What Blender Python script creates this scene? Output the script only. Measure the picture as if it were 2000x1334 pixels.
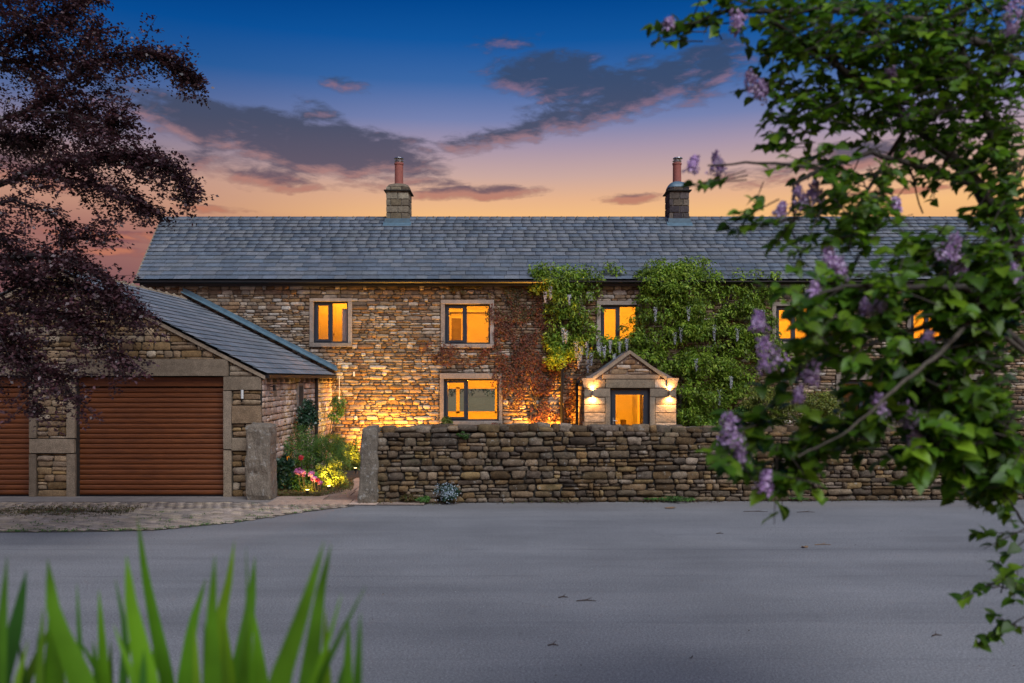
import bpy, bmesh, math, random
import numpy as np
from mathutils import Vector, Matrix, Euler, noise as mnoise

random.seed(7); rng = np.random.default_rng(11)
R = math.radians
sc = bpy.context.scene
for o in list(bpy.data.objects): bpy.data.objects.remove(o)

# ------------------------------------------------------------------ camera
F, CX, HZ, CH = 1667.0, 1000.0, 740.0, 2.227
cd = bpy.data.cameras.new('camera'); cam = bpy.data.objects.new('camera', cd)
sc.collection.objects.link(cam); sc.camera = cam
cam.location = (0, 0, CH); cam.rotation_euler = (R(90), 0, 0)
cd.lens = 36 * F / 2000; cd.sensor_width = 36; cd.shift_y = (HZ - 667) / 2000
cd.clip_start = 0.05; cd.clip_end = 2000
cd.dof.use_dof = True; cd.dof.focus_distance = 19.0; cd.dof.aperture_fstop = 1.7

# ------------------------------------------------------------------ node helpers
class NT:
    def __init__(s, tree): s.t = tree; s.n = tree.nodes; s.l = tree.links
    def new(s, typ, **kw):
        n = s.n.new(typ)
        for k, v in kw.items(): setattr(n, k, v)
        return n
    def put(s, sock, v):
        if v is None: return
        if hasattr(v, 'links') or isinstance(v, bpy.types.NodeSocket): s.l.new(v, sock)
        else: sock.default_value = v
    def m(s, op, a, b=None, c=None, clamp=False):
        n = s.new('ShaderNodeMath', operation=op); n.use_clamp = clamp
        s.put(n.inputs[0], a); s.put(n.inputs[1], b); s.put(n.inputs[2], c)
        return n.outputs[0]
    def noise(s, vec, scale, detail=3, rough=.55, dist=0):
        n = s.new('ShaderNodeTexNoise'); s.put(n.inputs['Vector'], vec)
        n.inputs['Scale'].default_value = scale; n.inputs['Detail'].default_value = detail
        n.inputs['Roughness'].default_value = rough; n.inputs['Distortion'].default_value = dist
        return n.outputs['Fac']
    def ramp(s, fac, stops, interp='LINEAR'):
        n = s.new('ShaderNodeValToRGB'); n.color_ramp.interpolation = interp
        e = n.color_ramp.elements
        while len(e) < len(stops): e.new(0.5)
        for i, (p, c) in enumerate(stops):
            e[i].position = p
            e[i].color = (c, c, c, 1) if isinstance(c, (int, float)) else (*c[:3], 1)
        s.put(n.inputs[0], fac); return n.outputs[0]
    def mix(s, fac, a, b, blend='MIX'):
        n = s.new('ShaderNodeMix', data_type='RGBA', blend_type=blend); n.clamp_factor = True
        s.put(n.inputs[0], fac)
        for k, v in ((6, a), (7, b)):
            if isinstance(v, tuple): v = (*v[:3], 1)
            if isinstance(v, float): v = (v, v, v, 1)
            s.put(n.inputs[k], v)
        return n.outputs[2]
    def smooth(s, x, a, b):
        n = s.new('ShaderNodeMapRange', interpolation_type='SMOOTHSTEP')
        s.put(n.inputs[0], x); n.inputs[1].default_value = a; n.inputs[2].default_value = b
        return n.outputs[0]
    def vec(s, x, y, z):
        n = s.new('ShaderNodeCombineXYZ')
        s.put(n.inputs[0], x); s.put(n.inputs[1], y); s.put(n.inputs[2], z); return n.outputs[0]
    def vscale(s, v, sc3):
        n = s.new('ShaderNodeVectorMath', operation='MULTIPLY'); s.put(n.inputs[0], v); n.inputs[1].default_value = sc3
        return n.outputs[0]
    def bump(s, h, strength=.5, dist=.01, nrm=None):
        n = s.new('ShaderNodeBump'); s.put(n.inputs['Height'], h)
        n.inputs['Strength'].default_value = strength; n.inputs['Distance'].default_value = dist
        if nrm: s.put(n.inputs['Normal'], nrm)
        return n.outputs[0]

def srgb(r, g, b):
    f = lambda c: (c / 255 / 12.92) if c <= 10 else ((c / 255 + .055) / 1.055) ** 2.4
    return (f(r), f(g), f(b))

# ------------------------------------------------------------------ world: dusk sky with clouds
world = bpy.data.worlds.new('World'); sc.world = world; world.use_nodes = True
w = NT(world.node_tree); w.n.clear()
tc = w.new('ShaderNodeTexCoord'); sep = w.new('ShaderNodeSeparateXYZ'); w.l.new(tc.outputs['Generated'], sep.inputs[0])
dx, dy, dz = sep.outputs
hor = w.m('SQRT', w.m('ADD', w.m('MULTIPLY', dx, dx), w.m('MULTIPLY', dy, dy)))
az = w.m('ARCTAN2', dx, dy); el = w.m('ARCTAN2', dz, hor)
def aer(px, py):
    u = math.atan((px - CX) / F); return u, math.atan((HZ - py) / F * math.cos(u))
def elv(py): return math.atan((HZ - py) / F)
EL0, EL1 = elv(560), elv(-60)
eln = w.m('DIVIDE', w.m('SUBTRACT', el, EL0), EL1 - EL0)
def ep(py): return max(0, min(1, (elv(py) - EL0) / (EL1 - EL0)))
SKY = [(ep(560), srgb(214, 140, 92)), (ep(425), srgb(246, 190, 128)), (ep(390), srgb(232, 180, 140)), (ep(345), srgb(202, 168, 160)),
       (ep(290), srgb(168, 150, 170)), (ep(235), srgb(118, 130, 176)), (ep(160), srgb(60, 104, 166)), (ep(80), srgb(18, 86, 158)), (ep(0), srgb(2, 70, 142)), (1.0, srgb(0, 60, 128))]
SKYL = [(ep(560), srgb(136, 92, 94)), (ep(470), srgb(168, 116, 106)), (ep(425), srgb(192, 142, 122)), (ep(370), srgb(192, 150, 136)), (ep(320), srgb(150, 132, 146)),
        (ep(250), srgb(92, 108, 152)), (ep(160), srgb(34, 88, 152)), (ep(80), srgb(6, 76, 148)), (ep(0), srgb(0, 60, 130)), (1.0, srgb(0, 52, 118))]
base = w.mix(w.smooth(az, aer(200, 0)[0], aer(900, 0)[0]), w.ramp(eln, SKYL), w.ramp(eln, SKY))
# cloud masks: (px, py, rx, ry, tilt, weight)
CL = [(420, 242, 190, 44, -.14, 1.25), (610, 288, 250, 56, -.12, 1.35), (765, 308, 130, 46, -.08, 1.2), (540, 250, 150, 30, -.1, 1.0), (470, 332, 160, 26, -.1, .75), (622, 222, 55, 22, -.2, .62),
      (1085, 152, 135, 46, -.05, 1.25), (1245, 168, 225, 52, .22, 1.25), (1190, 205, 190, 22, .05, .6), (1010, 262, 190, 24, .16, .85), (900, 288, 60, 16, .1, .6),
      (925, 377, 135, 15, .03, 1.0), (1232, 389, 68, 11, .02, .85), (800, 350, 110, 12, -.05, .8), (240, 462, 150, 12, 0, .9), (230, 492, 120, 10, 0, .7),
      (680, 168, 40, 13, -.1, .5), (985, 84, 60, 14, .1, .35), (400, 408, 80, 7, .0, .6), (1700, 300, 260, 24, .12, .7), (1780, 372, 120, 6, 0, .7), (60, 330, 160, 30, -.1, .8),
      (-300, 300, 300, 50, 0, .9), (2500, 250, 350, 60, .1, .9), (2200, 80, 300, 50, 0, .7), (-700, 150, 380, 60, .1, .8), (3300, 380, 500, 40, 0, .8)]
def cloud_mask(v):
    nv = w.vec(w.m('MULTIPLY', az, 9.0), w.m('MULTIPLY', v, 30.0), 3.7)
    n1 = w.noise(nv, 1.0, 7, .58, .35)
    nv2 = w.vec(w.m('MULTIPLY', az, 30.0), w.m('MULTIPLY', v, 84.0), 1.1)
    n2 = w.noise(nv2, 1.0, 5, .6, .3)
    nz = w.m('ADD', w.m('MULTIPLY', w.m('SUBTRACT', n1, .5), 2.9), w.m('MULTIPLY', w.m('SUBTRACT', n2, .5), 2.6))
    best = None
    for (px, py, rx, ry, tl, wt) in CL:
        if px < -200 or px > 2100: u0 = (px - CX) / F; v0 = (HZ - py) / F * .8
        else: u0, v0 = aer(px, py)
        a, b = rx / F, ry / F; c, s_ = math.cos(tl), math.sin(tl)
        du = w.m('SUBTRACT', az, u0); dv = w.m('SUBTRACT', v, v0)
        p = w.m('ADD', w.m('MULTIPLY', du, c / a), w.m('MULTIPLY', dv, s_ / a))
        q = w.m('ADD', w.m('MULTIPLY', du, -s_ / b), w.m('MULTIPLY', dv, c / b))
        d2 = w.m('ADD', w.m('MULTIPLY', p, p), w.m('MULTIPLY', q, q))
        f = w.m('MULTIPLY', w.m('SUBTRACT', 1.0, d2), wt)
        best = f if best is None else w.m('MAXIMUM', best, f)
    return w.smooth(w.m('ADD', w.m('MAXIMUM', best, -1.2), nz), -.35, .80)
cm = cloud_mask(el); cl = cloud_mask(w.m('SUBTRACT', el, .0085))
warm = w.m('MULTIPLY', w.m('SUBTRACT', cm, cl, clamp=True), .6, clamp=True)
body = w.ramp(eln, [(ep(500), srgb(120, 72, 84)), (ep(400), srgb(118, 84, 92)), (ep(340), srgb(84, 78, 98)), (ep(260), srgb(68, 74, 96)), (ep(150), srgb(58, 74, 104)), (1, srgb(40, 66, 104))])
edge = w.ramp(eln, [(ep(420), srgb(222, 140, 100)), (ep(330), srgb(200, 146, 138)), (ep(200), srgb(166, 126, 144)), (1, srgb(110, 100, 150))])
ccol = w.mix(warm, body, edge)
skyc = w.mix(w.m('MULTIPLY', cm, .9), base, ccol)
bg = w.new('ShaderNodeBackground'); w.put(bg.inputs[0], skyc); bg.inputs[1].default_value = 1.0
wo = w.new('ShaderNodeOutputWorld'); w.l.new(bg.outputs[0], wo.inputs[0])

sun_d = bpy.data.lights.new('sun', 'SUN'); sun = bpy.data.objects.new('sun', sun_d); sc.collection.objects.link(sun)
sun_d.energy = 3.3; sun_d.angle = R(45); sun_d.color = (.92, .94, 1.0)
sun.rotation_euler = (R(42), 0, R(26))      # broad soft twilight from above and behind the camera
sc.view_settings.view_transform = 'Standard'; sc.view_settings.look = 'None'
sc.view_settings.exposure = 0; sc.view_settings.gamma = 1
sc.cycles.use_denoising = True
sc.cycles.max_bounces = 7; sc.cycles.diffuse_bounces = 3; sc.cycles.transparent_max_bounces = 12; sc.cycles.sample_clamp_indirect = 4

# ------------------------------------------------------------------ object helpers
COL = sc.collection
def P(px, py, Y): return Vector(((px - CX) / F * Y, Y, CH + (HZ - py) / F * Y))
def GX(px, Y): return (px - CX) / F * Y
def GZ(py, Y): return CH + (HZ - py) / F * Y
def ground(px, py): Y = CH * F / (py - HZ); return Vector((GX(px, Y), Y, 0))

def tag(o, label, cat=None, group=None, kind=None):
    if label: o['label'] = label
    if cat: o['category'] = cat
    if group: o['group'] = group
    if kind: o['kind'] = kind
    return o
def thing(name, loc, label, cat, group=None):
    o = bpy.data.objects.new(name, None); COL.objects.link(o); o.location = loc; o.empty_display_size = .2
    tag(o, label, cat, group); o['_w'] = 0; del o['_w']
    ORG[o.name] = Vector(loc); return o
ORG = {}
def org(parent): return ORG.get(parent.name, Vector((0, 0, 0))) if parent else Vector((0, 0, 0))
def link(name, me, mat=None, parent=None, smooth=False, kind=None):
    """mesh built in world coordinates -> object, child of parent"""
    if mat and not me.materials: me.materials.append(mat)
    if smooth: me.polygons.foreach_set('use_smooth', [True] * len(me.polygons))
    o = bpy.data.objects.new(name, me); COL.objects.link(o)
    base_ = org(parent)
    if base_.length: me.transform(Matrix.Translation(-base_))
    if parent: o.parent = parent; ORG[o.name] = base_
    if kind: o['kind'] = kind
    return o
class MB:
    def __init__(s): s.v = []; s.f = []
    def quad(s, a, b, c, d): k = len(s.v); s.v += [tuple(a), tuple(b), tuple(c), tuple(d)]; s.f.append((k, k+1, k+2, k+3))
    def poly(s, pts): k = len(s.v); s.v += [tuple(p) for p in pts]; s.f.append(tuple(range(k, k+len(pts))))
    def box(s, x0, x1, y0, y1, z0, z1, mtx=None):
        k = len(s.v); c = [(x0,y0,z0),(x1,y0,z0),(x1,y1,z0),(x0,y1,z0),(x0,y0,z1),(x1,y0,z1),(x1,y1,z1),(x0,y1,z1)]
        if mtx: c = [tuple(mtx @ Vector(p)) for p in c]
        s.v += c; s.f += [tuple(k+i for i in q) for q in ((0,3,2,1),(4,5,6,7),(0,1,5,4),(1,2,6,5),(2,3,7,6),(3,0,4,7))]
        return s
    def prism(s, pts, ax, d):
        """extrude polygon pts by vector d"""
        k = len(s.v); n = len(pts); d = Vector(d)
        s.v += [tuple(p) for p in pts] + [tuple(Vector(p) + d) for p in pts]
        s.f.append(tuple(range(k, k+n))); s.f.append(tuple(range(k+2*n-1, k+n-1, -1)))
        for i in range(n): j = (i+1) % n; s.f.append((k+j, k+i, k+n+i, k+n+j))
        return s
    def cyl(s, a, b, r0, r1=None, n=12, cap=True):
        a, b = Vector(a), Vector(b); r1 = r0 if r1 is None else r1
        d = (b-a).normalized(); u = d.orthogonal().normalized(); w_ = d.cross(u); k = len(s.v)
        for p, r in ((a, r0), (b, r1)):
            for i in range(n):
                t = 2*math.pi*i/n; s.v.append(tuple(p + r*(math.cos(t)*u + math.sin(t)*w_)))
        for i in range(n): j = (i+1) % n; s.f.append((k+i, k+j, k+n+j, k+n+i))
        if cap: s.f.append(tuple(range(k+n-1, k-1, -1))); s.f.append(tuple(range(k+n, k+2*n)))
        return s
    def tube(s, pts, rads, n=6):
        pts = [Vector(p) for p in pts]; k0 = len(s.v); u = None
        for i, p in enumerate(pts):
            d = (pts[min(i+1, len(pts)-1)] - pts[max(i-1, 0)]).normalized()
            u = d.orthogonal().normalized() if u is None else (u - d*u.dot(d)).normalized()
            w_ = d.cross(u)
            for j in range(n): t = 2*math.pi*j/n; s.v.append(tuple(p + rads[i]*(math.cos(t)*u + math.sin(t)*w_)))
        for i in range(len(pts)-1):
            for j in range(n): jj = (j+1) % n; s.f.append((k0+i*n+j, k0+i*n+jj, k0+(i+1)*n+jj, k0+(i+1)*n+j))
        return s
    def mesh(s, name='m'):
        me = bpy.data.meshes.new(name); me.from_pydata(s.v, [], s.f); me.validate(); me.update(); return me
    def build(s, name, mat, parent=None, bevel=0, smooth=False, kind=None):
        me = s.mesh(name)
        if bevel:
            bm = bmesh.new(); bm.from_mesh(me); bmesh.ops.remove_doubles(bm, verts=bm.verts, dist=1e-5)
            bmesh.ops.bevel(bm, geom=list(bm.edges), offset=bevel, segments=1, affect='EDGES'); bm.to_mesh(me); bm.free()
        return link(name, me, mat, parent, smooth, kind)

def fast_mesh(name, V, Fq):
    """V (n,3), Fq (m,k) constant face size"""
    me = bpy.data.meshes.new(name); V = np.asarray(V, np.float32); Fq = np.asarray(Fq, np.int32)
    me.vertices.add(len(V)); me.vertices.foreach_set('co', V.ravel())
    k = Fq.shape[1]; me.loops.add(Fq.size); me.loops.foreach_set('vertex_index', Fq.ravel())
    me.polygons.add(len(Fq)); me.polygons.foreach_set('loop_start', np.arange(0, Fq.size, k, dtype=np.int32))
    me.polygons.foreach_set('loop_total', np.full(len(Fq), k, np.int32)); me.update(calc_edges=True); me.validate(); return me

def rough_block(x0, x1, y0, y1, z0, z1, amp=.01, cuts=5, seed=0, rnd=.12):
    """irregular stone block in world coordinates"""
    bm = bmesh.new(); bmesh.ops.create_cube(bm, size=1)
    L = [max(1, min(14, int((b-a)/max(.05, (z1-z0)/cuts)))) for a, b in ((x0, x1), (y0, y1), (z0, z1))]
    bmesh.ops.subdivide_edges(bm, edges=bm.edges, cuts=cuts, use_grid_fill=True)
    c = Vector(((x0+x1)/2, (y0+y1)/2, (z0+z1)/2)); d = Vector((x1-x0, y1-y0, z1-z0))
    for v in bm.verts:
        p = v.co.copy(); q = Vector([abs(a)*2 for a in p]); s_ = sorted(q)
        e = max(0, s_[1]-.75)*4
        p *= 1 - rnd*e*e*.25
        wp = Vector((p.x*d.x, p.y*d.y, p.z*d.z)) + c
        n = mnoise.noise_vector(wp*4 + Vector((seed, 0, 0)))*amp + mnoise.noise_vector(wp*13)*amp*.5
        v.co = wp + n
    me = bpy.data.meshes.new('block'); bm.to_mesh(me); bm.free(); return me

# ------------------------------------------------------------------ materials
def new_mat(name):
    m = bpy.data.materials.new(name); m.use_nodes = True; t = NT(m.node_tree)
    b = t.n['Principled BSDF']; return m, t, b
def geo(t): g = t.new('ShaderNodeNewGeometry'); return g
def rnd_node(t):
    g = geo(t); o = t.new('ShaderNodeObjectInfo')
    return t.m('FRACT', t.m('ADD', g.outputs['Random Per Island'], t.m('MULTIPLY', o.outputs['Random'], 7.31))), g.outputs['Position']
def stone_mat(name, pal, dark=.55, var=.45, lichen=(.5, .47, .42), lich=.62, rough=.9, bumpd=.012, tint=None, moss=None):
    m, t, b = new_mat(name); r, pos = rnd_node(t)
    n = len(pal); col = t.ramp(r, [(i/n, srgb(*c)) for i, c in enumerate(pal)], 'LINEAR')
    big = t.noise(pos, 7.5, 6, .72); fine = t.noise(pos, 55, 4, .7); pat = t.noise(pos, .8, 4, .6)
    r2 = t.m('FRACT', t.m('MULTIPLY', r, 13.7))
    val = t.m('MULTIPLY', t.ramp(big, [(.25, dark), (.7, 1.25)]), t.ramp(fine, [(.3, .5), (.7, 1.45)]))
    val = t.m('MULTIPLY', val, t.m('ADD', 1-var/2, t.m('MULTIPLY', r2, var)))
    val = t.m('MULTIPLY', val, t.ramp(pat, [(.3, .8), (.7, 1.15)]))
    c = t.mix(1.0, col, t.vec(val, val, val), 'MULTIPLY')
    li = t.m('MULTIPLY', t.smooth(t.noise(pos, 11, 6, .7), lich, lich+.12), .75)
    c = t.mix(li, c, lichen)
    if moss: c = t.mix(t.m('MULTIPLY', t.smooth(t.noise(pos, 2.2, 5, .7), .55, .75), .55), c, moss)
    t.put(b.inputs['Base Color'], c); b.inputs['Roughness'].default_value = rough; b.inputs['Specular IOR Level'].default_value = .25
    h = t.m('ADD', t.m('MULTIPLY', t.noise(pos, 16, 5, .65), 1.0), t.m('MULTIPLY', fine, .35))
    t.put(b.inputs['Normal'], t.bump(h, .9, bumpd)); return m
M = {}
M['house_stone'] = stone_mat('house_stone', [(148,124,98),(164,144,118),(120,94,68),(152,118,76),(182,168,150),(134,116,98),(114,90,74),(158,130,98),(200,190,176),(134,98,64),(150,134,116),(124,102,82)], dark=.45, lichen=(.42,.39,.35), bumpd=.018)
M['garage_stone'] = stone_mat('garage_stone', [(150,128,100),(128,104,78),(172,150,120),(110,88,66),(158,130,88),(138,120,100),(182,166,142),(120,96,64)], lichen=(.34,.32,.27))
M['side_stone'] = stone_mat('side_stone', [(200,176,160),(212,192,176),(182,156,136),(202,178,156),(218,204,194),(190,166,150),(172,146,122)], lichen=(.55,.48,.43))
M['wall_stone'] = stone_mat('wall_stone', [(104,88,70),(120,102,80),(84,74,60),(118,92,58),(134,120,102),(96,84,72),(74,62,50),(130,108,72),(112,100,86),(98,78,52)], dark=.34, var=.85, lichen=(.30,.29,.25), lich=.58, bumpd=.02, moss=(.045,.055,.02))
M['post_stone'] = stone_mat('post_stone', [(128,120,106),(122,112,98)], dark=.6, lichen=(.36,.35,.31), lich=.55, bumpd=.02)
M['dressed'] = stone_mat('dressed', [(142,128,110),(132,118,98),(150,134,114),(126,112,94)], dark=.72, lichen=(.30,.27,.22), lich=.68, bumpd=.005)
M['window_stone'] = stone_mat('window_stone', [(146,134,122),(138,126,114),(150,138,126)], dark=.8, lichen=(.33,.30,.26), lich=.7, bumpd=.004)
M['porch_stone'] = stone_mat('porch_stone', [(166,144,120),(152,130,104),(178,160,138),(160,136,110)], dark=.7, lichen=(.4,.35,.3), lich=.68, bumpd=.008)
M['porch_rubble'] = stone_mat('porch_rubble', [(150,118,84),(112,84,60),(166,140,108),(130,98,68),(178,160,140)], lichen=(.42,.37,.31))
M['chimney_stone'] = stone_mat('chimney_stone', [(132,122,100),(120,108,86),(142,134,114),(104,92,76)], dark=.5, lichen=(.28,.28,.24), bumpd=.015)
M['chimney_dark'] = stone_mat('chimney_dark', [(74,66,70),(96,88,84),(120,108,92),(64,58,60)], dark=.5, lichen=(.2,.2,.18), bumpd=.015)
M['flag'] = stone_mat('flagstone', [(168,142,122),(150,130,112),(176,152,134),(142,124,110)], dark=.75, lichen=(.3,.26,.22), lich=.7, bumpd=.006)
M['paver'] = stone_mat('paver', [(158,144,128),(148,136,124),(170,152,134),(138,126,114),(164,148,126)], dark=.75, lichen=(.14,.15,.10), lich=.74, bumpd=.004, moss=(.05,.06,.03))
M['slate'] = stone_mat('slate', [(98,106,114),(92,102,112),(104,110,118),(96,102,108),(88,98,108),(100,106,110),(108,112,116)], dark=.75, var=.22, lichen=(.17,.16,.16), lich=.58, rough=.62, bumpd=.004)
M['slate2'] = stone_mat('slate_garage', [(122,126,130),(112,118,124),(130,132,134),(118,120,124),(106,114,120)], dark=.72, var=.25, lichen=(.3,.29,.28), lich=.56, rough=.62, bumpd=.004)

def plain(name, col, rough=.6, metal=0, var=.15, scale=20, bump=.003, spec=.5):
    m, t, b = new_mat(name); g = geo(t); n = t.noise(g.outputs['Position'], scale, 4, .6)
    v = t.ramp(n, [(.3, 1-var), (.7, 1+var)])
    t.put(b.inputs['Base Color'], t.mix(1.0, tuple(col), v, 'MULTIPLY'))
    b.inputs['Roughness'].default_value = rough; b.inputs['Metallic'].default_value = metal; b.inputs['Specular IOR Level'].default_value = spec
    if bump: t.put(b.inputs['Normal'], t.bump(n, .5, bump))
    return m
M['mortar'] = plain('mortar', (.12, .092, .065), .95, var=.4, scale=14, bump=.01)
M['mortar_dark'] = plain('mortar_dark', (.03, .026, .02), .95, var=.4, scale=14, bump=.01)
M['mortar_pale'] = plain('mortar_pale', (.22, .17, .14), .95, var=.3, scale=14, bump=.01)
M['chim_mortar'] = plain('chimney_mortar', (.16, .14, .11), .95, var=.4, scale=14, bump=.01)
M['anthracite'] = plain('anthracite', (.022, .028, .038), .45, var=.08)
M['black'] = plain('gutter_black', (.008, .008, .009), .45, var=.1)
M['lead'] = plain('lead', (.085, .15, .19), .5, metal=0, var=.25, scale=6)
M['terracotta'] = plain('terracotta', (.30, .095, .07), .8, var=.2)
M['steel'] = plain('steel', (.42, .42, .42), .35, metal=.9, var=.1)
M['white'] = plain('white_plastic', (.62, .63, .60), .5, var=.08)
M['plaster'] = plain('plaster', (.74, .72, .66), .9, var=.04, bump=0)
M['door_white'] = plain('door_paint', (.66, .64, .60), .6, var=.04, bump=0)
M['dark_furn'] = plain('dark_furniture', (.05, .03, .02), .6)
M['curtain'] = plain('curtain_cloth', (.62, .55, .52), .9, var=.1, scale=8)
M['bark'] = plain('bark', (.045, .036, .028), .9, var=.4, scale=30, bump=.01)
M['bark_pale'] = plain('bark_pale', (.085, .07, .052), .9, var=.35, scale=30, bump=.008)
M['beech_bark'] = plain('beech_bark', (.022, .016, .016), .9, var=.4, scale=20, bump=.01)
M['concrete'] = plain('concrete', (.20, .175, .155), .9, var=.2, scale=5, bump=.006)
M['soil'] = plain('soil', (.035, .025, .017), .95, var=.5, scale=12, bump=.02)
M['joint'] = plain('joint_sand', (.075, .065, .05), .95, var=.4, scale=12, bump=.01)
M['twig'] = plain('dead_twig', (.06, .04, .028), .9, var=.4, scale=40)
M['dry_leaf'] = plain('dry_leaf', (.20, .12, .06), .9, var=.4, scale=40)

def garage_door_mat():
    m, t, b = new_mat('roller_door_wood'); g = geo(t); pos = g.outputs['Position']
    grain = t.noise(t.vscale(pos, (1.2, 1, 26)), 3.0, 5, .6)
    c = t.ramp(grain, [(.3, srgb(80, 42, 16)), (.7, srgb(124, 68, 28))])
    t.put(b.inputs['Base Color'], c); b.inputs['Roughness'].default_value = .5
    return m
M['roller'] = garage_door_mat()
def grass_mat(name, a, b_):
    m, t, b = new_mat(name); pos = geo(t).outputs['Position']
    n = t.noise(pos, 1.1, 6, .7); f = t.noise(pos, 30, 3, .7)
    c = t.mix(1.0, t.ramp(n, [(.3, a), (.7, b_)]), t.ramp(f, [(.3, .5), (.7, 1.4)]), 'MULTIPLY')
    t.put(b.inputs['Base Color'], c); b.inputs['Roughness'].default_value = .95; t.put(b.inputs['Normal'], t.bump(f, .8, .03)); return m
M['grass'] = grass_mat('lawn', (.03, .055, .015), (.06, .085, .025))
M['field'] = grass_mat('field', (.12, .105, .035), (.26, .20, .08))
def asphalt_mat():
    m, t, b = new_mat('asphalt'); pos = geo(t).outputs['Position']
    agg = t.noise(pos, 70, 5, .85); ag2 = t.noise(pos, 42, 4, .75)
    streak = t.noise(t.vscale(pos, (.14, 1.1, 1)), 1.0, 6, .65, .4)
    pat = t.noise(pos, .35, 5, .6)
    base = t.ramp(streak, [(.28, (.158, .157, .156)), (.5, (.202, .201, .198)), (.72, (.242, .238, .230))])
    v = t.m('MULTIPLY', t.ramp(agg, [(.3, .35), (.5, .98), (.7, 1.75)]), t.ramp(ag2, [(.3, .62), (.7, 1.36)]))
    v = t.m('MULTIPLY', v, t.ramp(pat, [(.3, .82), (.7, 1.14)]))
    c = t.mix(1.0, base, t.vec(v, v, v), 'MULTIPLY')
    fl = t.m('MULTIPLY', t.smooth(t.noise(pos, 21, 2, .5), .765, .785), .7); c = t.mix(fl, c, (.5, .5, .5))
    dk = t.m('MULTIPLY', t.smooth(t.noise(t.vscale(pos, (1, 2.2, 1)), 9, 2, .5), .77, .80), .7); c = t.mix(dk, c, (.03, .03, .03))
    # rolled seams in the surfacing, running along the road
    wob = t.m('MULTIPLY', t.noise(t.vscale(pos, (.5, .02, 1)), 1.0, 4, .6), .22)
    sp = t.new('ShaderNodeSeparateXYZ'); t.l.new(pos, sp.inputs[0])
    yy = t.m('ADD', sp.outputs[1], wob)
    for y0, st, wd in ((11.25, .42, .035), (9.75, .25, .05), (7.9, .2, .05), (12.9, .2, .05), (6.9, .2, .03)):
        ln = t.m('SUBTRACT', 1.0, t.m('DIVIDE', t.m('ABSOLUTE', t.m('SUBTRACT', yy, y0)), wd), clamp=True)
        brk = t.smooth(t.noise(t.vscale(pos, (.7, .3, 1)), 1.3, 3, .6), .38, .6)
        c = t.mix(t.m('MULTIPLY', t.m('MULTIPLY', ln, brk), st), c, (.05, .052, .06))
    vo = t.new('ShaderNodeTexVoronoi', feature='DISTANCE_TO_EDGE'); vo.inputs['Scale'].default_value = .33
    wv = t.new('ShaderNodeVectorMath', operation='ADD'); nn = t.new('ShaderNodeTexNoise'); t.put(nn.inputs['Vector'], pos); nn.inputs['Scale'].default_value = 1.6; nn.inputs['Detail'].default_value = 6
    t.put(wv.inputs[0], pos); t.put(wv.inputs[1], nn.outputs['Color']); t.put(vo.inputs['Vector'], wv.outputs[0])
    crk = t.m('MULTIPLY', t.m('SUBTRACT', 1.0, t.smooth(vo.outputs['Distance'], .0, .007)), t.smooth(t.noise(pos, .45, 3, .5), .5, .6))
    c = t.mix(t.m('MULTIPLY', crk, .18), c, (.06, .06, .065))
    # dusty margin along the foot of the boundary wall
    dust = t.m('MULTIPLY', t.smooth(yy, 14.2, 15.4), t.ramp(t.noise(t.vscale(pos, (.4, 2, 1)), 1.5, 5, .7), [(.35, 0.0), (.65, .6)]))
    c = t.mix(dust, c, (.20, .17, .155))
    t.put(b.inputs['Base Color'], c); b.inputs['Roughness'].default_value = .85; b.inputs['Specular IOR Level'].default_value = .3
    t.put(b.inputs['Normal'], t.bump(t.m('ADD', agg, ag2), .8, .006)); return m
M['asphalt'] = asphalt_mat()
def leaf_mat(name, cols, trans=.35, rough=.55, spec=.3):
    m, t, b = new_mat(name); r, pos = rnd_node(t)
    n = len(cols); c = t.ramp(r, [(i/max(1, n-1), k) for i, k in enumerate(cols)])
    v = t.ramp(t.noise(pos, 2.8, 3, .6), [(.32, .55), (.68, 1.45)]); c = t.mix(1.0, c, v, 'MULTIPLY')
    t.put(b.inputs['Base Color'], c); b.inputs['Roughness'].default_value = rough; b.inputs['Specular IOR Level'].default_value = spec
    tr = t.new('ShaderNodeBsdfTranslucent'); t.put(tr.inputs[0], c)
    mx = t.new('ShaderNodeMixShader'); mx.inputs[0].default_value = trans
    t.l.new(b.outputs[0], mx.inputs[1]); t.l.new(tr.outputs[0], mx.inputs[2])
    t.l.new(mx.outputs[0], t.n['Material Output'].inputs[0]); return m
M['wisteria'] = leaf_mat('wisteria_leaf', [(.07,.15,.015),(.24,.36,.03),(.13,.25,.02),(.40,.50,.06),(.09,.17,.03),(.30,.42,.045)])
M['raceme'] = leaf_mat('raceme', [(.60,.60,.66),(.45,.45,.50),(.72,.72,.74)], .3)
M['creeper'] = leaf_mat('creeper_leaf', [(.14,.035,.022),(.20,.07,.035),(.10,.03,.025),(.16,.09,.035),(.11,.07,.03)], .25)
M['creeper_green'] = leaf_mat('creeper_green_leaf', [(.07,.07,.02),(.10,.10,.03),(.12,.06,.03),(.06,.08,.02)], .25)
M['beech'] = leaf_mat('beech_leaf', [(.038,.014,.018),(.075,.026,.030),(.026,.012,.016),(.13,.07,.075),(.045,.02,.022)], .25, .4, .5)
M['lilac'] = leaf_mat('lilac_leaf', [(.035,.09,.008),(.10,.22,.012),(.025,.07,.008),(.20,.34,.018),(.06,.14,.010)], .5, .42, .4)
M['lilac_fl'] = leaf_mat('lilac_flower', [(.50,.32,.56),(.40,.24,.48),(.60,.44,.64),(.66,.55,.70)], .3)
M['iris'] = leaf_mat('iris_leaf', [(.055,.16,.010),(.13,.30,.012),(.04,.13,.02),(.20,.36,.015)], .4, .4, .4)
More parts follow.
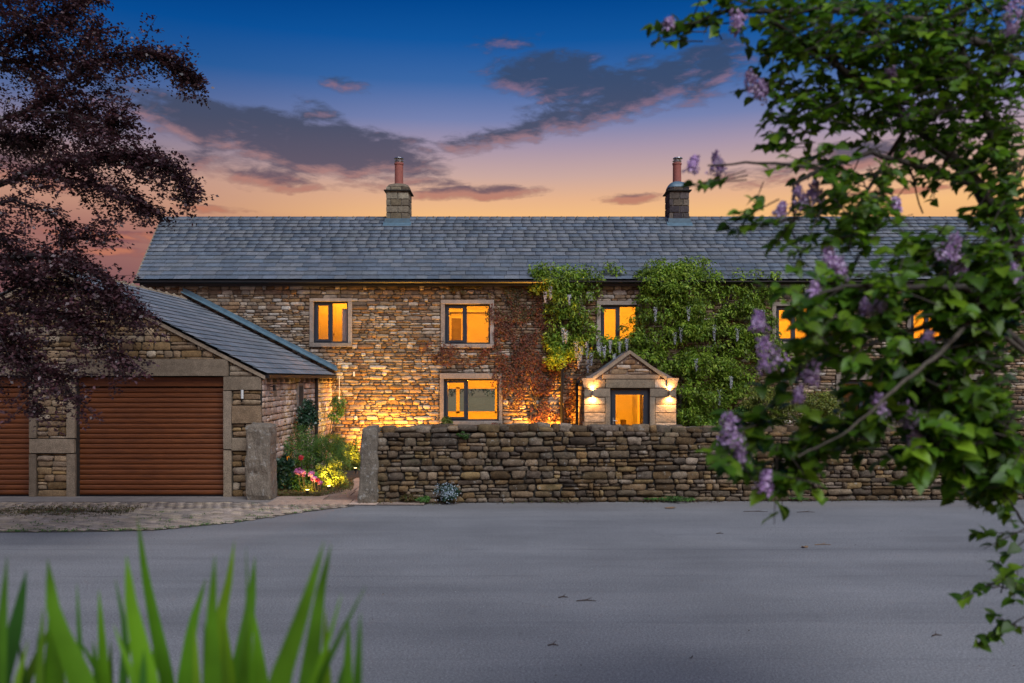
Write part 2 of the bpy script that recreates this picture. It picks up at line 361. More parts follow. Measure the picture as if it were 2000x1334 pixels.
M['bush'] = leaf_mat('bush_leaf', [(.06,.14,.03),(.10,.21,.04),(.045,.11,.03),(.13,.24,.05)], .3)
M['bush_dark'] = leaf_mat('bush_dark_leaf', [(.012,.045,.022),(.02,.06,.03),(.035,.075,.04)], .25, .35, .5)
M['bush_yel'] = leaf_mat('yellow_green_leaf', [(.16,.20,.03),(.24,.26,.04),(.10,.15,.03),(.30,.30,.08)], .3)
M['ground_cover'] = leaf_mat('ground_cover_leaf', [(.08,.10,.02),(.13,.06,.03),(.05,.09,.02),(.16,.08,.03)], .25)
M['pink'] = leaf_mat('pink_petal', [(.55,.16,.40),(.65,.30,.50),(.50,.12,.32)], .3)
M['red'] = leaf_mat('red_petal', [(.45,.03,.06),(.5,.06,.08)], .3)
M['bluefl'] = leaf_mat('blue_white_petal', [(.45,.55,.62),(.30,.42,.52),(.6,.66,.7),(.12,.22,.2)], .2)
def glass_mat():
    m, t, b = new_mat('window_glass'); t.n.remove(b)
    tr = t.new('ShaderNodeBsdfTransparent'); gl = t.new('ShaderNodeBsdfGlossy'); gl.inputs['Roughness'].default_value = .02
    fr = t.new('ShaderNodeFresnel'); fr.inputs[0].default_value = 1.45; mx = t.new('ShaderNodeMixShader')
    t.l.new(fr.outputs[0], mx.inputs[0]); t.l.new(tr.outputs[0], mx.inputs[1]); t.l.new(gl.outputs[0], mx.inputs[2])
    t.l.new(mx.outputs[0], t.n['Material Output'].inputs[0]); return m
M['glass'] = glass_mat()
def emit_mat(name, col, s):
    m, t, b = new_mat(name); b.inputs['Emission Color'].default_value = (*col, 1); b.inputs['Emission Strength'].default_value = s
    b.inputs['Base Color'].default_value = (.8, .8, .8, 1); return m
M['lamp'] = emit_mat('lamp_lens', (1, .6, .2), 12)

# ------------------------------------------------------------------ pieces: stones, slates, blocks
def tpl_stone(seed, nx=4, nz=3):
    """pillow-faced stone, front towards -Y, in a unit cell; 52 triangles"""
    rr = random.Random(seed); V = []; Fc = []
    cj = [[(rr.uniform(-.12, .06), rr.uniform(-.20, .07)) for _ in range(2)] for _ in range(2)]; arch = rr.uniform(-.03, .05)
    for k in range(nz+1):
        for i in range(nx+1):
            u, v = i/nx*2-1, k/nz*2-1
            e = max(abs(u), abs(v))
            cr = 1 - .05*(abs(u)*abs(v))**4 - rr.uniform(0, .05)
            jx, jz = cj[int(u > 0)][int(v > 0)]; gx, gz_ = 1+jx*abs(u), 1+jz*abs(u)-arch*u*u
            y = -1 + .30*max(0, (e-.7)/.3)**2 + rr.uniform(-.26, .26)
            V.append((u*.5*cr*gx, y, v*.5*cr*gz_))
    ring = [i for i in range(nx+1)] + [k*(nx+1)+nx for k in range(1, nz+1)] + [nz*(nx+1)+i for i in range(nx-1, -1, -1)] + [k*(nx+1) for k in range(nz-1, 0, -1)]
    for k in range(nz):
        for i in range(nx): a = k*(nx+1)+i; Fc.append((a, a+1, a+nx+2, a+nx+1))
    b0 = len(V)
    for r_ in ring: x, y, z = V[r_]; V.append((x*1.0, .35, z*1.0))
    n = len(ring)
    for i in range(n): j = (i+1) % n; Fc.append((ring[j], ring[i], b0+i, b0+j))
    return np.array(V), np.array(Fc)
def tpl_rock(seed):
    rr = random.Random(seed); bm = bmesh.new(); bmesh.ops.create_cube(bm, size=1)
    bmesh.ops.subdivide_edges(bm, edges=bm.edges, cuts=2, use_grid_fill=True)
    for v in bm.verts:
        p = v.co; q = p.normalized()*.62; v.co = p.lerp(q, .38) * rr.uniform(.9, 1.06)
    V = np.array([tuple(v.co) for v in bm.verts]); bm.verts.index_update(); Fc = np.array([[v.index for v in f.verts] for f in bm.faces]); bm.free()
    return V, Fc
def tpl_slab(seed, amp=.02):
    rr = random.Random(seed); j = lambda: rr.uniform(-amp, amp)
    V = [(-.5+j(), -.5+j(), 0), (.5+j(), -.5+j(), 0), (.5, .5, 0), (-.5, .5, 0)]
    V = V + [(x*.985, y*.985, 1) for x, y, z in V]
    return np.array(V, float), np.array([(0,3,2,1),(4,5,6,7),(0,1,5,4),(1,2,6,5),(2,3,7,6),(3,0,4,7)])
STONES = [tpl_stone(i) for i in range(28)]; ROCKS = [tpl_rock(i) for i in range(6)]; SLABS = [tpl_slab(i) for i in range(6)]; SLATES = [tpl_slab(i+9, .007) for i in range(6)]
_tm = {}
def pieces(name, tpls, items, mat, parent, cap=300, smooth=False, rest=None):
    """items: (Matrix world, score). the highest scores become objects of their own, the rest one joined part"""
    items = sorted(items, key=lambda q: -q[1]); base_ = org(parent); T = Matrix.Translation(-base_)
    for k, (mx, s_) in enumerate(items[:cap]):
        ti = k % len(tpls); key = (id(tpls), ti, mat.name, smooth)
        if key not in _tm:
            me = fast_mesh(name, *tpls[ti]); me.materials.append(mat)
            if smooth: me.polygons.foreach_set('use_smooth', [True]*len(me.polygons))
            _tm[key] = me
        o = bpy.data.objects.new(name, _tm[key]); COL.objects.link(o); o.parent = parent; o.matrix_local = T @ mx
        ORG[o.name] = base_
    rem = items[cap:]
    if rem:
        VV, FF, off = [], [], 0
        for k, (mx, s_) in enumerate(rem):
            V, Fc = tpls[random.randrange(len(tpls))]; A = np.array(T @ mx)
            VV.append(V @ A[:3, :3].T + A[:3, 3]); FF.append(Fc+off); off += len(V)
        me = fast_mesh(rest or name, np.vstack(VV), np.vstack(FF)); me.materials.append(mat)
        if smooth: me.polygons.foreach_set('use_smooth', [True]*len(me.polygons))
        o = bpy.data.objects.new(rest or name, me); COL.objects.link(o); o.parent = parent; o['kind'] = 'stuff'
def trs(loc, rot, scl): return Matrix.LocRotScale(Vector(loc), Euler(rot), Vector(scl))
def courses(W, H, blocked, wr, hr, rr, wav, split=.15):
    """irregular courses with broken joints, clipped round openings; yields u0, u1, v0, v1"""
    out = []; z = 0; dx = .03; ncol = int(W/dx); ph = rr.uniform(0, 9)
    def bnd(u, k): return wav*(math.sin(u*1.3+k*.7+ph)+.6*math.sin(u*3.1+k*1.9))
    while z < H-.02:
        h = min(rr.uniform(*hr), H-z); m_ = 5; iv = []
        for c in range(ncol):
            u = (c+.5)*dx; fr = [not blocked(u, z+h*(q+.5)/m_) for q in range(m_)]; best = (0, 0); q = 0
            while q < m_:
                if fr[q]:
                    e = q
                    while e < m_ and fr[e]: e += 1
                    if e-q > best[1]-best[0]: best = (q, e)
                    q = e
                else: q += 1
            iv.append(best)
        c = 0
        while c < ncol:
            if iv[c][1] == iv[c][0]: c += 1; continue
            e = c
            while e < ncol and iv[e] == iv[c]: e += 1
            lo, hi = iv[c][0]/m_*h, iv[c][1]/m_*h; u = c*dx; ue = e*dx
            while u < ue-.01:
                w_ = rr.uniform(*wr)*rr.choice((.7, 1, 1, 1.35)); 
                if ue-u-w_ < wr[0]*.8: w_ = ue-u if ue-u < wr[1]*1.5 else (ue-u)/2
                b = bnd(u+w_/2, int(z*9)) if 0 < z and lo == 0 and hi == h else 0
                v0, v1 = z+lo+b*.5, z+hi+b*.5
                if v1-v0 > hr[0]*1.25 and rr.random() < split:
                    f = rr.uniform(.38, .62); um = u+w_*rr.uniform(.35, .65); vm = v0+(v1-v0)*f
                    out.append((u, u+w_, v0, vm)); 
                    if w_ > wr[0]*1.8: out += [(u, um, vm, v1), (um, u+w_, vm, v1)]
                    else: out.append((u, u+w_, vm, v1))
                else: out.append((u, u+w_, v0, v1))
                u += w_
            c = e
        z += h
    return out
def project(p):
    return CX + p.x/p.y*F, HZ - (p.z-CH)/p.y*F
def score(p, area, hid=None):
    x, y = project(p); s_ = area/(p.y*p.y)
    if x < 5 or x > 1990 or y < 5 or y > 1330: s_ *= .01
    if hid and hid(x, y): s_ *= .02
    return s_
def stone_wall(origin, ux, nrm, W, H, wr, hr, blocked, mat, parent, cap, depth=(.03, .07), joint=.012, hid=None, seed=1, wav=.01, split=.15, rot=.02):
    """stones laid on a plane: origin, direction ux along the wall, height and widths in metres"""
    rr = random.Random(seed); ux = Vector(ux).normalized(); ang = math.atan2(ux.y, ux.x); items = []; o0 = Vector(origin)
    for (u0, u1, v0, v1) in courses(W, H, blocked, wr, hr, rr, wav, split):
        sx, sz = u1-u0-joint*.8, v1-v0-joint*.7
        if sx < .02 or sz < .012: continue
        d = rr.uniform(*depth)*min(1.0, .5+sz*5)
        c = o0 + ux*(u0+u1)/2 + Vector((0, 0, (v0+v1)/2))
        mx = Matrix.LocRotScale(c, Euler((0, rr.gauss(0, rot)*min(1, .2/sx), ang)), Vector((sx, d, sz)))
        items.append((mx, score(c, sx*sz, hid)))
    pieces('stone', STONES, items, mat, parent, cap)
def rects_block(rects):
    return lambda x, z: any(a <= x <= b and c <= z <= d for a, b, c, d in rects)
def holed_wall(mb, x0, x1, z0, z1, holes, ya, yb):
    xs = sorted({x0, x1, *[h[0] for h in holes], *[h[1] for h in holes]}); zs = sorted({z0, z1, *[h[2] for h in holes], *[h[3] for h in holes]})
    for i in range(len(xs)-1):
        for k in range(len(zs)-1):
            a, b, c, d = xs[i], xs[i+1], zs[k], zs[k+1]; mx_, mz_ = (a+b)/2, (c+d)/2
            if any(h[0] < mx_ < h[1] and h[2] < mz_ < h[3] for h in holes): continue
            mb.quad((a, ya, c), (b, ya, c), (b, ya, d), (a, ya, d)); mb.quad((a, yb, d), (b, yb, d), (b, yb, c), (a, yb, c))
    for (a, b, c, d) in holes:
        mb.quad((a, ya, c), (a, yb, c), (a, yb, d), (a, ya, d)); mb.quad((b, ya, d), (b, yb, d), (b, yb, c), (b, ya, c))
        mb.quad((a, ya, d), (a, yb, d), (b, yb, d), (b, ya, d)); mb.quad((a, ya, c), (b, ya, c), (b, yb, c), (a, yb, c))
    return mb
def room(name, x0, x1, y0, y1, z0, z1, holes=()):
    """inside surfaces of a lit room, open at the front"""
    mb = MB()
    mb.quad((x0, y0, z0), (x1, y0, z0), (x1, y1, z0), (x0, y1, z0)); mb.quad((x0, y0, z1), (x0, y1, z1), (x1, y1, z1), (x1, y0, z1))
    mb.quad((x0, y0, z0), (x0, y1, z0), (x0, y1, z1), (x0, y0, z1)); mb.quad((x1, y0, z0), (x1, y0, z1), (x1, y1, z1), (x1, y1, z0))
    holed_wall(mb, x0, x1, z0, z1, list(holes), y1, y1+.25)
    return mb
def area_or_point(name, kind, loc, energy, col, size=.1, parent=None, rot=None, spot=None, blend=.6):
    d = bpy.data.lights.new(name, kind); d.energy = energy; d.color = col
    if kind == 'SPOT': d.spot_size = R(spot); d.spot_blend = blend
    d.shadow_soft_size = size
    o = bpy.data.objects.new(name, d); COL.objects.link(o); o.location = Vector(loc)-org(parent)
    if rot: o.rotation_euler = rot
    if parent: o.parent = parent
    return o
WARM = (1.0, .31, .010); AMBER = (1.0, .50, .13)
#@@GROUND
# ================================================================== ground
gm = MB(); gm.quad((-500, -60, -.06), (500, -60, -.06), (500, 900, -.06), (-500, 900, -.06))
tag(gm.build('ground', M['field']), 'open field and ground around the farmhouse', kind='structure')
gm = MB(); gm.quad((-60, 3.2, 0), (60, 3.2, 0), (60, 15.9, 0), (-60, 15.9, 0))
tag(gm.build('road', M['asphalt']), 'grey tarmac road in front of the boundary wall', kind='structure')
gm = MB(); gm.quad((-4.7, 15.9, -.004), (16.2, 15.9, -.004), (16.2, 22.3, -.004), (-4.7, 22.3, -.004))
tag(gm.build('garden_lawn', M['grass']), 'front garden lawn behind the boundary wall', kind='structure')
# grassy bank on which the camera, lilac and irises stand
gm = MB(); nx = 60; prof = [(-12, 1.0), (-4, 1.02), (0, 1.0), (1.5, .98), (2.6, .93), (2.95, .8), (3.2, .45), (3.4, -.02)]
for i in range(nx+1):
    x = -20+40*i/nx
    for (y, z) in prof: gm.v.append((x, y+.08*math.sin(x*1.3), z+.04*math.sin(x*2.1+y) if z > .1 else z))
k = len(prof)
for i in range(nx):
    for j in range(k-1): gm.f.append((i*k+j, (i+1)*k+j, (i+1)*k+j+1, i*k+j+1))
tag(gm.build('grass_bank', M['grass'], smooth=True), 'grassy bank on the near side of the road', kind='structure')
# driveway
edge_pts = [(-16, 12.3), (-7.4, 12.37), (-6.3, 12.40), (-5.25, 12.52), (-4.3, 13.2), (-3.43, 14.28), (-2.76, 14.9)]
def drive_edge(x):
    for (a, b), (c, d) in zip(edge_pts, edge_pts[1:]):
        if a <= x <= c: return b+(d-b)*(x-a)/(c-a)
    return 99
mb = MB(); pts = [(x, y-.02, .004) for x, y in edge_pts]+[(-2.76, 15.35, .004), (-16, 15.35, .004)]
mb.poly(pts)
drv = mb.build('driveway', M['joint']); tag(drv, 'block paved driveway in front of the garage doors', kind='structure')
items = []; ca, sa = math.cos(R(-24)), math.sin(R(-24))
for a in range(-120, 120):
    for b in range(-120, 120):
        u, v = (a+.5*(b % 2))*.215, b*.115
        x, y = -6.5+u*ca-v*sa, 14+u*sa+v*ca
        if -13 < x < -2.9 and drive_edge(x)+.05 < y < 15.3:
            if x < -6.7 and 13.9 < y < 14.5 and random.random() < .3: continue
            c = Vector((x, y, .006)); mx = trs((x, y, .002+random.uniform(0, .004)), (random.uniform(-.01, .01), random.uniform(-.01, .01), R(-24)+random.uniform(-.02, .02)), (.198, .098, .014))
            items.append((mx, score(c, .02)))
pieces('paver', SLABS, items, M['paver'], drv, 300, rest='far_pavers')
mb = MB(); mb.box(-13, -4.16, 15.33, 16.02, -.05, .022); th = mb.build('threshold', M['concrete'], drv)
# moss and gravel heap at the far left of the drive
def path_left(y): return {0: -4.2}.get(0) if y < 16 else max(-4.3, min(-2.9, -4.05+(y-16.0)*.26 if y < 17.8 else -3.58+(y-17.8)*.12))
pb = MB(); pb.quad((-4.4, 15.3, -.002), (-2.2, 15.3, -.002), (-1.8, 22.2, -.002), (-4.4, 22.2, -.002))
path = pb.build('garden_path', M['soil']); tag(path, 'stone flag path leading through the wall gap to the house', kind='structure')
items = []; rr = random.Random(3); y = 15.0
while y < 22:
    dyy = rr.uniform(.5, .8); x = -4.35 if y < 15.6 else path_left(y+dyy/2)
    while x < -2.2:
        dxx = rr.uniform(.5, .9); 
        items.append((trs((x+dxx/2, y+dyy/2, .004), (0, 0, rr.uniform(-.02, .02)), (dxx-.02, dyy-.02, .022)), score(Vector((x, y, 0)), .3))); x += dxx
    y += dyy
pieces('flagstone', SLABS, items, M['flag'], path, 300)
hb = []
for i in range(90):
    x = -45+i*.9; hb.append((x, 108+random.uniform(-.5, .5), random.uniform(.5, 1.7)))
HEDGE = hb
#@@HOUSE
# ================================================================== farmhouse
YW = 22.2; EY, EZ = 21.98, GZ(547, 21.98); RY, RZ = 24.9, GZ(425, 24.9); XE = 16.2; XL_E, XL_R = GX(264, 21.98), GX(316, 24.9)
house = thing('farmhouse', (3.2, 22.2, 0), 'long two storey stone farmhouse with slate roof and two chimneys', 'house')
def W(px0, px1, py0, py1, Y=YW): return (GX(px0, Y), GX(px1, Y), GZ(py1, Y), GZ(py0, Y))
WIN = {'a': W(613, 680, 589, 670), 'b': W(869, 957, 594, 672), 'c': W(867, 974, 740, 822), 'd': W(1173, 1245, 596, 670), 'e': W(1515, 1590, 598, 668), 'f': W(1778, 1850, 598, 668),
       'g': W(1640, 1740, 742, 822), 'h': W(1830, 1930, 742, 822)}
PY = 20.4; pcx = GX(1230.5, PY)
porch_hole = (GX(1160, YW), GX(1300, YW), 0, 2.2)
holes = list(WIN.values())+[porch_hole]
wt = EZ+.08
mb = holed_wall(MB(), -9.6, XE, -.05, wt, holes, YW+.02, YW+.42)
mb.quad((XE, YW+.02, -.05), (XE, 27.8, -.05), (XE, 27.8, wt), (XE, YW+.02, wt)); mb.quad((-9.6, YW+.02, -.05), (-9.6, YW+.02, wt), (-9.9, 27.8, wt), (-9.9, 27.8, -.05))
mb.poly([(XE, YW+.02, wt), (XE, 27.8, wt), (XE, 24.9, RZ-.08)]); mb.poly([(-9.6, YW+.02, wt), (-10.1, 24.9, RZ-.08), (-9.9, 27.8, wt)])
rear = (-2.2, -.5, 1.12, 1.96)
holed_wall(mb, -9.9, XE, -.05, wt, [rear], 27.55, 27.8)
mb.build('wall', M['mortar'], house)
SUR = {'a': (8, 8, 6, 8), 'b': (8, 8, 8, 8), 'c': (8, 7, 11, 8), 'd': (8, 8, 8, 8), 'e': (8, 8, 8, 8), 'f': (8, 8, 8, 8), 'g': (8, 8, 11, 8), 'h': (8, 8, 11, 8)}
pm = 1/ (F/YW)
blk = []
for k_, (l, r_, t_, b_) in SUR.items():
    x0, x1, z0, z1 = WIN[k_]; blk.append((x0-l*pm, x1+r_*pm, z0-b_*pm, z1+t_*pm))
blk.append(porch_hole)
def groof(x): return GZ(580, YW)-abs(x-GX(359, YW))*.515      # line where the garage roof meets the house
def house_blocked(u, v):
    x, z = u-9.6, v
    if x < -4.75 and z < groof(x)-.1: return True
    return any(a <= x <= b and c <= z <= d for a, b, c, d in blk) or z > EZ+.02
def hid_house(x, y): return y > 838 and x > 700 or y > 900 or (1240 < x < 1480 and 560 < y < 840) or (1020 < x < 1170 and y < 690) or x > 1500 or x < 330 and y < 600
stone_wall((-9.6, YW+.015, 0), (1, 0, 0), (0, -1, 0), XE+9.6, EZ, (.12, .36), (.06, .125), house_blocked, M['house_stone'], house, 300, depth=(.026, .056), joint=.009, hid=hid_house, seed=5, wav=.009, split=.22)

def box_part(name, x0, x1, y0, y1, z0, z1, mat, parent, amp=0, bevel=.006, cuts=3, seed=0):
    if amp: return link(name, rough_block(x0, x1, y0, y1, z0, z1, amp, cuts, seed, .05), mat, parent)
    mb = MB(); mb.box(x0, x1, y0, y1, z0, z1); return mb.build(name, mat, parent, bevel=bevel)
def make_window(key, split, opener=True):
    x0, x1, z0, z1 = WIN[key]; l, r_, t_, b_ = [q*pm for q in SUR[key]]
    ya = YW+.055; yb = ya+.07
    g = 2.2*pm; s1 = 6*pm if opener else 3*pm; xs = x0+(x1-x0)*split
    fr = MB()
    def ring(a, b, c, d, tt, y0, y1):
        fr.box(a, a+tt, y0, y1, c, d); fr.box(b-tt, b, y0, y1, c, d); fr.box(a+tt, b-tt, y0, y1, c, c+tt); fr.box(a+tt, b-tt, y0, y1, d-tt, d)
    ring(x0, x1, z0, z1, 3.2*pm, ya, yb)
    fr.box(xs-2.0*pm, xs+2.0*pm, ya, yb, z0+3.2*pm, z1-3.2*pm)
    ring(x0+3.3*pm, xs-1.9*pm, z0+3.3*pm, z1-3.3*pm, 4.2*pm, ya-.022, yb-.01)
    wn = fr.build('window', M['anthracite'], house)
    pa = MB(); pa.box(x0+7.4*pm, xs-6*pm, ya+.02, ya+.036, z0+7.4*pm, z1-7.4*pm); pa.build('pane', M['glass'], wn)
    pa = MB(); pa.box(xs+2.1*pm, x1-3.3*pm, ya+.02, ya+.036, z0+3.3*pm, z1-3.3*pm); pa.build('pane', M['glass'], wn)
    yf = YW-.055; m_ = M['window_stone']
    box_part('lintel', x0-l, x1+r_, yf, YW+.3, z1, z1+t_, m_, wn, bevel=.008)
    box_part('sill', x0-l, x1+r_, yf-.03, YW+.3, z0-b_, z0, m_, wn, bevel=.01)
    box_part('jamb', x0-l, x0, yf+.004, YW+.3, z0+.002, z1-.002, m_, wn, bevel=.008); box_part('jamb', x1, x1+r_, yf+.004, YW+.3, z0+.002, z1-.002, m_, wn, bevel=.008)
    hb = MB(); hb.box(xs-6*pm, xs-4.5*pm, ya-.05, ya-.022, (z0+z1)/2-.05, (z0+z1)/2+.05); hb.build('handle', M['anthracite'], wn)
    return wn
for k_, s_ in (('a', .50), ('b', .46), ('c', .42), ('d', .50), ('e', .5), ('f', .5), ('g', .45), ('h', .45)): make_window(k_, s_)
# lit rooms
def lit_room(key, depth, e, holes=(), z0=None, z1=None, marg=.5, col=WARM):
    x0, x1, a, b = WIN[key]; z0 = a-.7 if z0 is None else z0; z1 = b+.35 if z1 is None else z1
    room('r', x0-marg, x1+marg, YW+.421, YW+depth, z0, z1, holes).build('interior_wall', M['plaster'], house)
    area_or_point('ceiling_lamp', 'POINT', ((x0+x1)/2-.1, YW+.75, z1-.12), e, col, .08, house)
lit_room('a', 1.9, 62); lit_room('b', 2.6, 150); lit_room('d', 2.6, 150); lit_room('e', 2.4, 150); lit_room('f', 2.4, 150)
lit_room('c', 5.30, 600, holes=[rear], z0=.05, z1=2.35, marg=.7)
lit_room('g', 2.6, 3, z0=.05, z1=2.35); lit_room('h', 2.6, 6, z0=.05, z1=2.35)
# rear window of the room behind c
rw = MB()
for a, b, c, d in ((rear[0], rear[1], rear[2], rear[2]+.06), (rear[0], rear[1], rear[3]-.05, rear[3]), (rear[0], rear[0]+.05, rear[2], rear[3]), (rear[1]-.05, rear[1], rear[2], rear[3]), (-1.80, -1.69, rear[2], rear[3])):
    rw.box(a, b, 27.53, 27.6, c, d)
rw.build('rear_window', M['door_white'], house)
# wardrobe in the room behind a, curtain at its right
x0, x1, z0, z1 = WIN['a']
wd = thing('wardrobe', (x0+.35, YW+1.55, z0-.65), 'tall two door wardrobe seen through the leftmost upstairs window', 'wardrobe')
mb = MB(); mb.box(x0-.4, x1+.2, YW+1.5, YW+1.85, z0-.65, z1+.2); mb.build('body', M['door_white'], wd)
for i, (a, b) in enumerate(((x0-.38, x0+.247), (x0+.255, x1+.18))):
    mb = MB(); mb.box(a, b, YW+1.47, YW+1.498, z0-.6, z1+.16); dr = mb.build('door', M['door_white'], wd)
    kx = x0+.215 if i == 0 else x0+.60
    mb = MB(); mb.cyl((kx, YW+1.44, z0+.3), (kx, YW+1.47, z0+.3), .014, n=8); mb.build('handle', M['dark_furn'], dr)
ct = MB(); n = 14
for i in range(n+1):
    xx = x1-.195+.20*i/n; yy = YW+.22+.012*math.sin(i*1.9)
    ct.v += [(xx, yy, z0-.1), (xx, yy, z1-.17)]
for i in range(n): ct.f.append((2*i, 2*i+2, 2*i+3, 2*i+1))
tag(ct.build('curtain', M['curtain']), 'pale curtain hanging at the right side of the leftmost upstairs window', 'curtain')
# doorway inside b, dimness of the room beyond painted as a grey panel
x0, x1, z0, z1 = WIN['b']
dwx0, dwx1, dz1 = GX(882, YW+2.5), GX(901, YW+2.5), GZ(622, YW+2.5)
di = MB(); di.box(dwx0, dwx1, YW+2.50, YW+2.56, z0-.6, dz1); idr = di.build('dim_doorway_panel', M['concrete'], house)
di = MB(); di.box(dwx0-.06, dwx0, YW+2.45, YW+2.56, z0-.6, dz1+.06); di.box(dwx1, dwx1+.06, YW+2.45, YW+2.56, z0-.6, dz1+.06); di.box(dwx0, dwx1, YW+2.45, YW+2.56, dz1, dz1+.06); di.build('door_frame', M['door_white'], house)
# rail in the room ceilings
di = MB(); di.box(x0-.4, x1+.4, YW+2.35, YW+2.55, z1-.02, z1+.05); di.build('cornice', M['door_white'], house)

# roof: sheet, slates, ridge, gutter
pit = math.atan2(RZ-EZ, RY-EY); SL = math.hypot(RZ-EZ, RY-EY)
rf = MB()
rf.poly([(XL_E+.02, EY+.03, EZ-.03), (XE+.2, EY+.03, EZ-.03), (XE+.2, RY, RZ-.04), (XL_R+.02, RY, RZ-.04)])
rf.poly([(XL_R+.02, RY, RZ-.04), (XE+.2, RY, RZ-.04), (XE+.2, 2*RY-EY, EZ-.03), (XL_E+.02, 2*RY-EY, EZ-.03)])
roof = rf.build('roof', M['black'], house)
NR = 17; gau = SL/NR; items = []; rr = random.Random(9)
chX = [GX(777, 24.5), GX(1327, 24.5)]
for r_ in range(NR):
    s0 = r_*gau; f0 = s0/SL; xl = XL_E+(XL_R-XL_E)*f0; x = xl + (0 if r_ % 2 else -.16); ww = .36 if r_ < 8 else .31
    while x < XE+.2:
        wv = ww*rr.uniform(.78, 1.22); a = max(x, xl); b = min(x+wv, XE+.2)
        if b-a > .06:
            sm = s0+gau*.62-(.012*rr.random() if rr.random() < .15 else 0)
            c = Vector(((a+b)/2, EY+math.cos(pit)*sm, EZ+math.sin(pit)*sm+.016))
            mx = Matrix.LocRotScale(c, Euler((pit-.11+rr.uniform(-.008, .008), rr.uniform(-.002, .002), rr.uniform(-.003, .003))), Vector((b-a-.006, gau*1.22, .009)))
            items.append((mx, score(c, 1, lambda px, py: px > 1480)*(1+rr.random()*.01)))
        x += wv
pieces('slate', SLATES, items, M['slate'], roof, 300, rest='upper_slates')
items = []; x = XL_R
while x < XE:
    items.append((Matrix.LocRotScale(Vector((x+.235, RY, RZ-.02)), Euler((0, 0, 0)), Vector((.455, 1, 1))), score(Vector((x, RY, RZ)), 1))); x += .467
def tpl_ridge():
    prof_ = [(-.15, -.10), (-.02, .012), (.02, .012), (.15, -.10)]
    V = []; Fc = []
    for sx, ex in ((-.5, 0), (.44, 0), (.44, .02), (.5, .02)):
        for y_, z_ in prof_: V.append((sx, y_*(1+ex*4), z_+(ex+.008 if ex else 0)))
    for i in range(3):
        for j in range(3): Fc.append((i*4+j, (i+1)*4+j, (i+1)*4+j+1, i*4+j+1))
    k = len(V); V += [(x_, y_*.9, z_-.02) for x_, y_, z_ in V[:4]]; Fc += [(j, j+1, k+j+1, k+j) for j in range(3)]
    k = len(V); V += [(.5, y_*.9, z_-.03) for y_, z_ in prof_]; Fc += [(12+j+1, 12+j, k+j, k+j+1) for j in range(3)]
    # small roll at the joint
    k = len(V); V += [(.42, -.035, .0), (.52, -.035, .0), (.52, .035, .0), (.42, .035, .0), (.44, -.02, .06), (.50, -.02, .06), (.50, .02, .06), (.44, .02, .06)]
    Fc += [tuple(k+i for i in q) for q in ((4,5,6,7),(0,1,5,4),(1,2,6,5),(2,3,7,6),(3,0,4,7))]
    return np.array(V, float), np.array(Fc)
RIDGE = [tpl_ridge()]
pieces('ridge_tile', RIDGE, items, M['chimney_stone'], roof, 300)
gt = MB(); prof_ = [(math.cos(t)*.06, math.sin(t)*.06) for t in [math.pi+i*math.pi/6 for i in range(7)]]
for x in (XL_E-.02, XE+.25):
    for a, b in prof_: gt.v.append((x, EY-.035+a, EZ-.03+b))
for j in range(6): gt.f.append((j, j+1, 7+j+1, 7+j))
gt.box(XL_E-.02, XE+.25, EY-.105, EY-.09, EZ-.055, EZ-.025); gt.box(XL_E+.1, XE+.2, EY+.03, EY+.06, EZ-.14, EZ-.02)
gt.box(XL_E+.1, XE+.2, EY+.06, YW+.05, EZ-.14, EZ-.12)
gt.build('gutter', M['black'], house)
vg = MB()
for (a, b) in (((XL_E, EY, EZ+.02), (XL_R, RY, RZ+.0)),):
    d = Vector(b)-Vector(a); vg.prism([Vector(a)+Vector((-.03, 0, -.10)), Vector(a)+Vector((.04, 0, -.10)), Vector(a)+Vector((.04, 0, .0)), Vector(a)+Vector((-.03, 0, .0))], 0, d)
vg.build('verge', M['dressed'], roof)

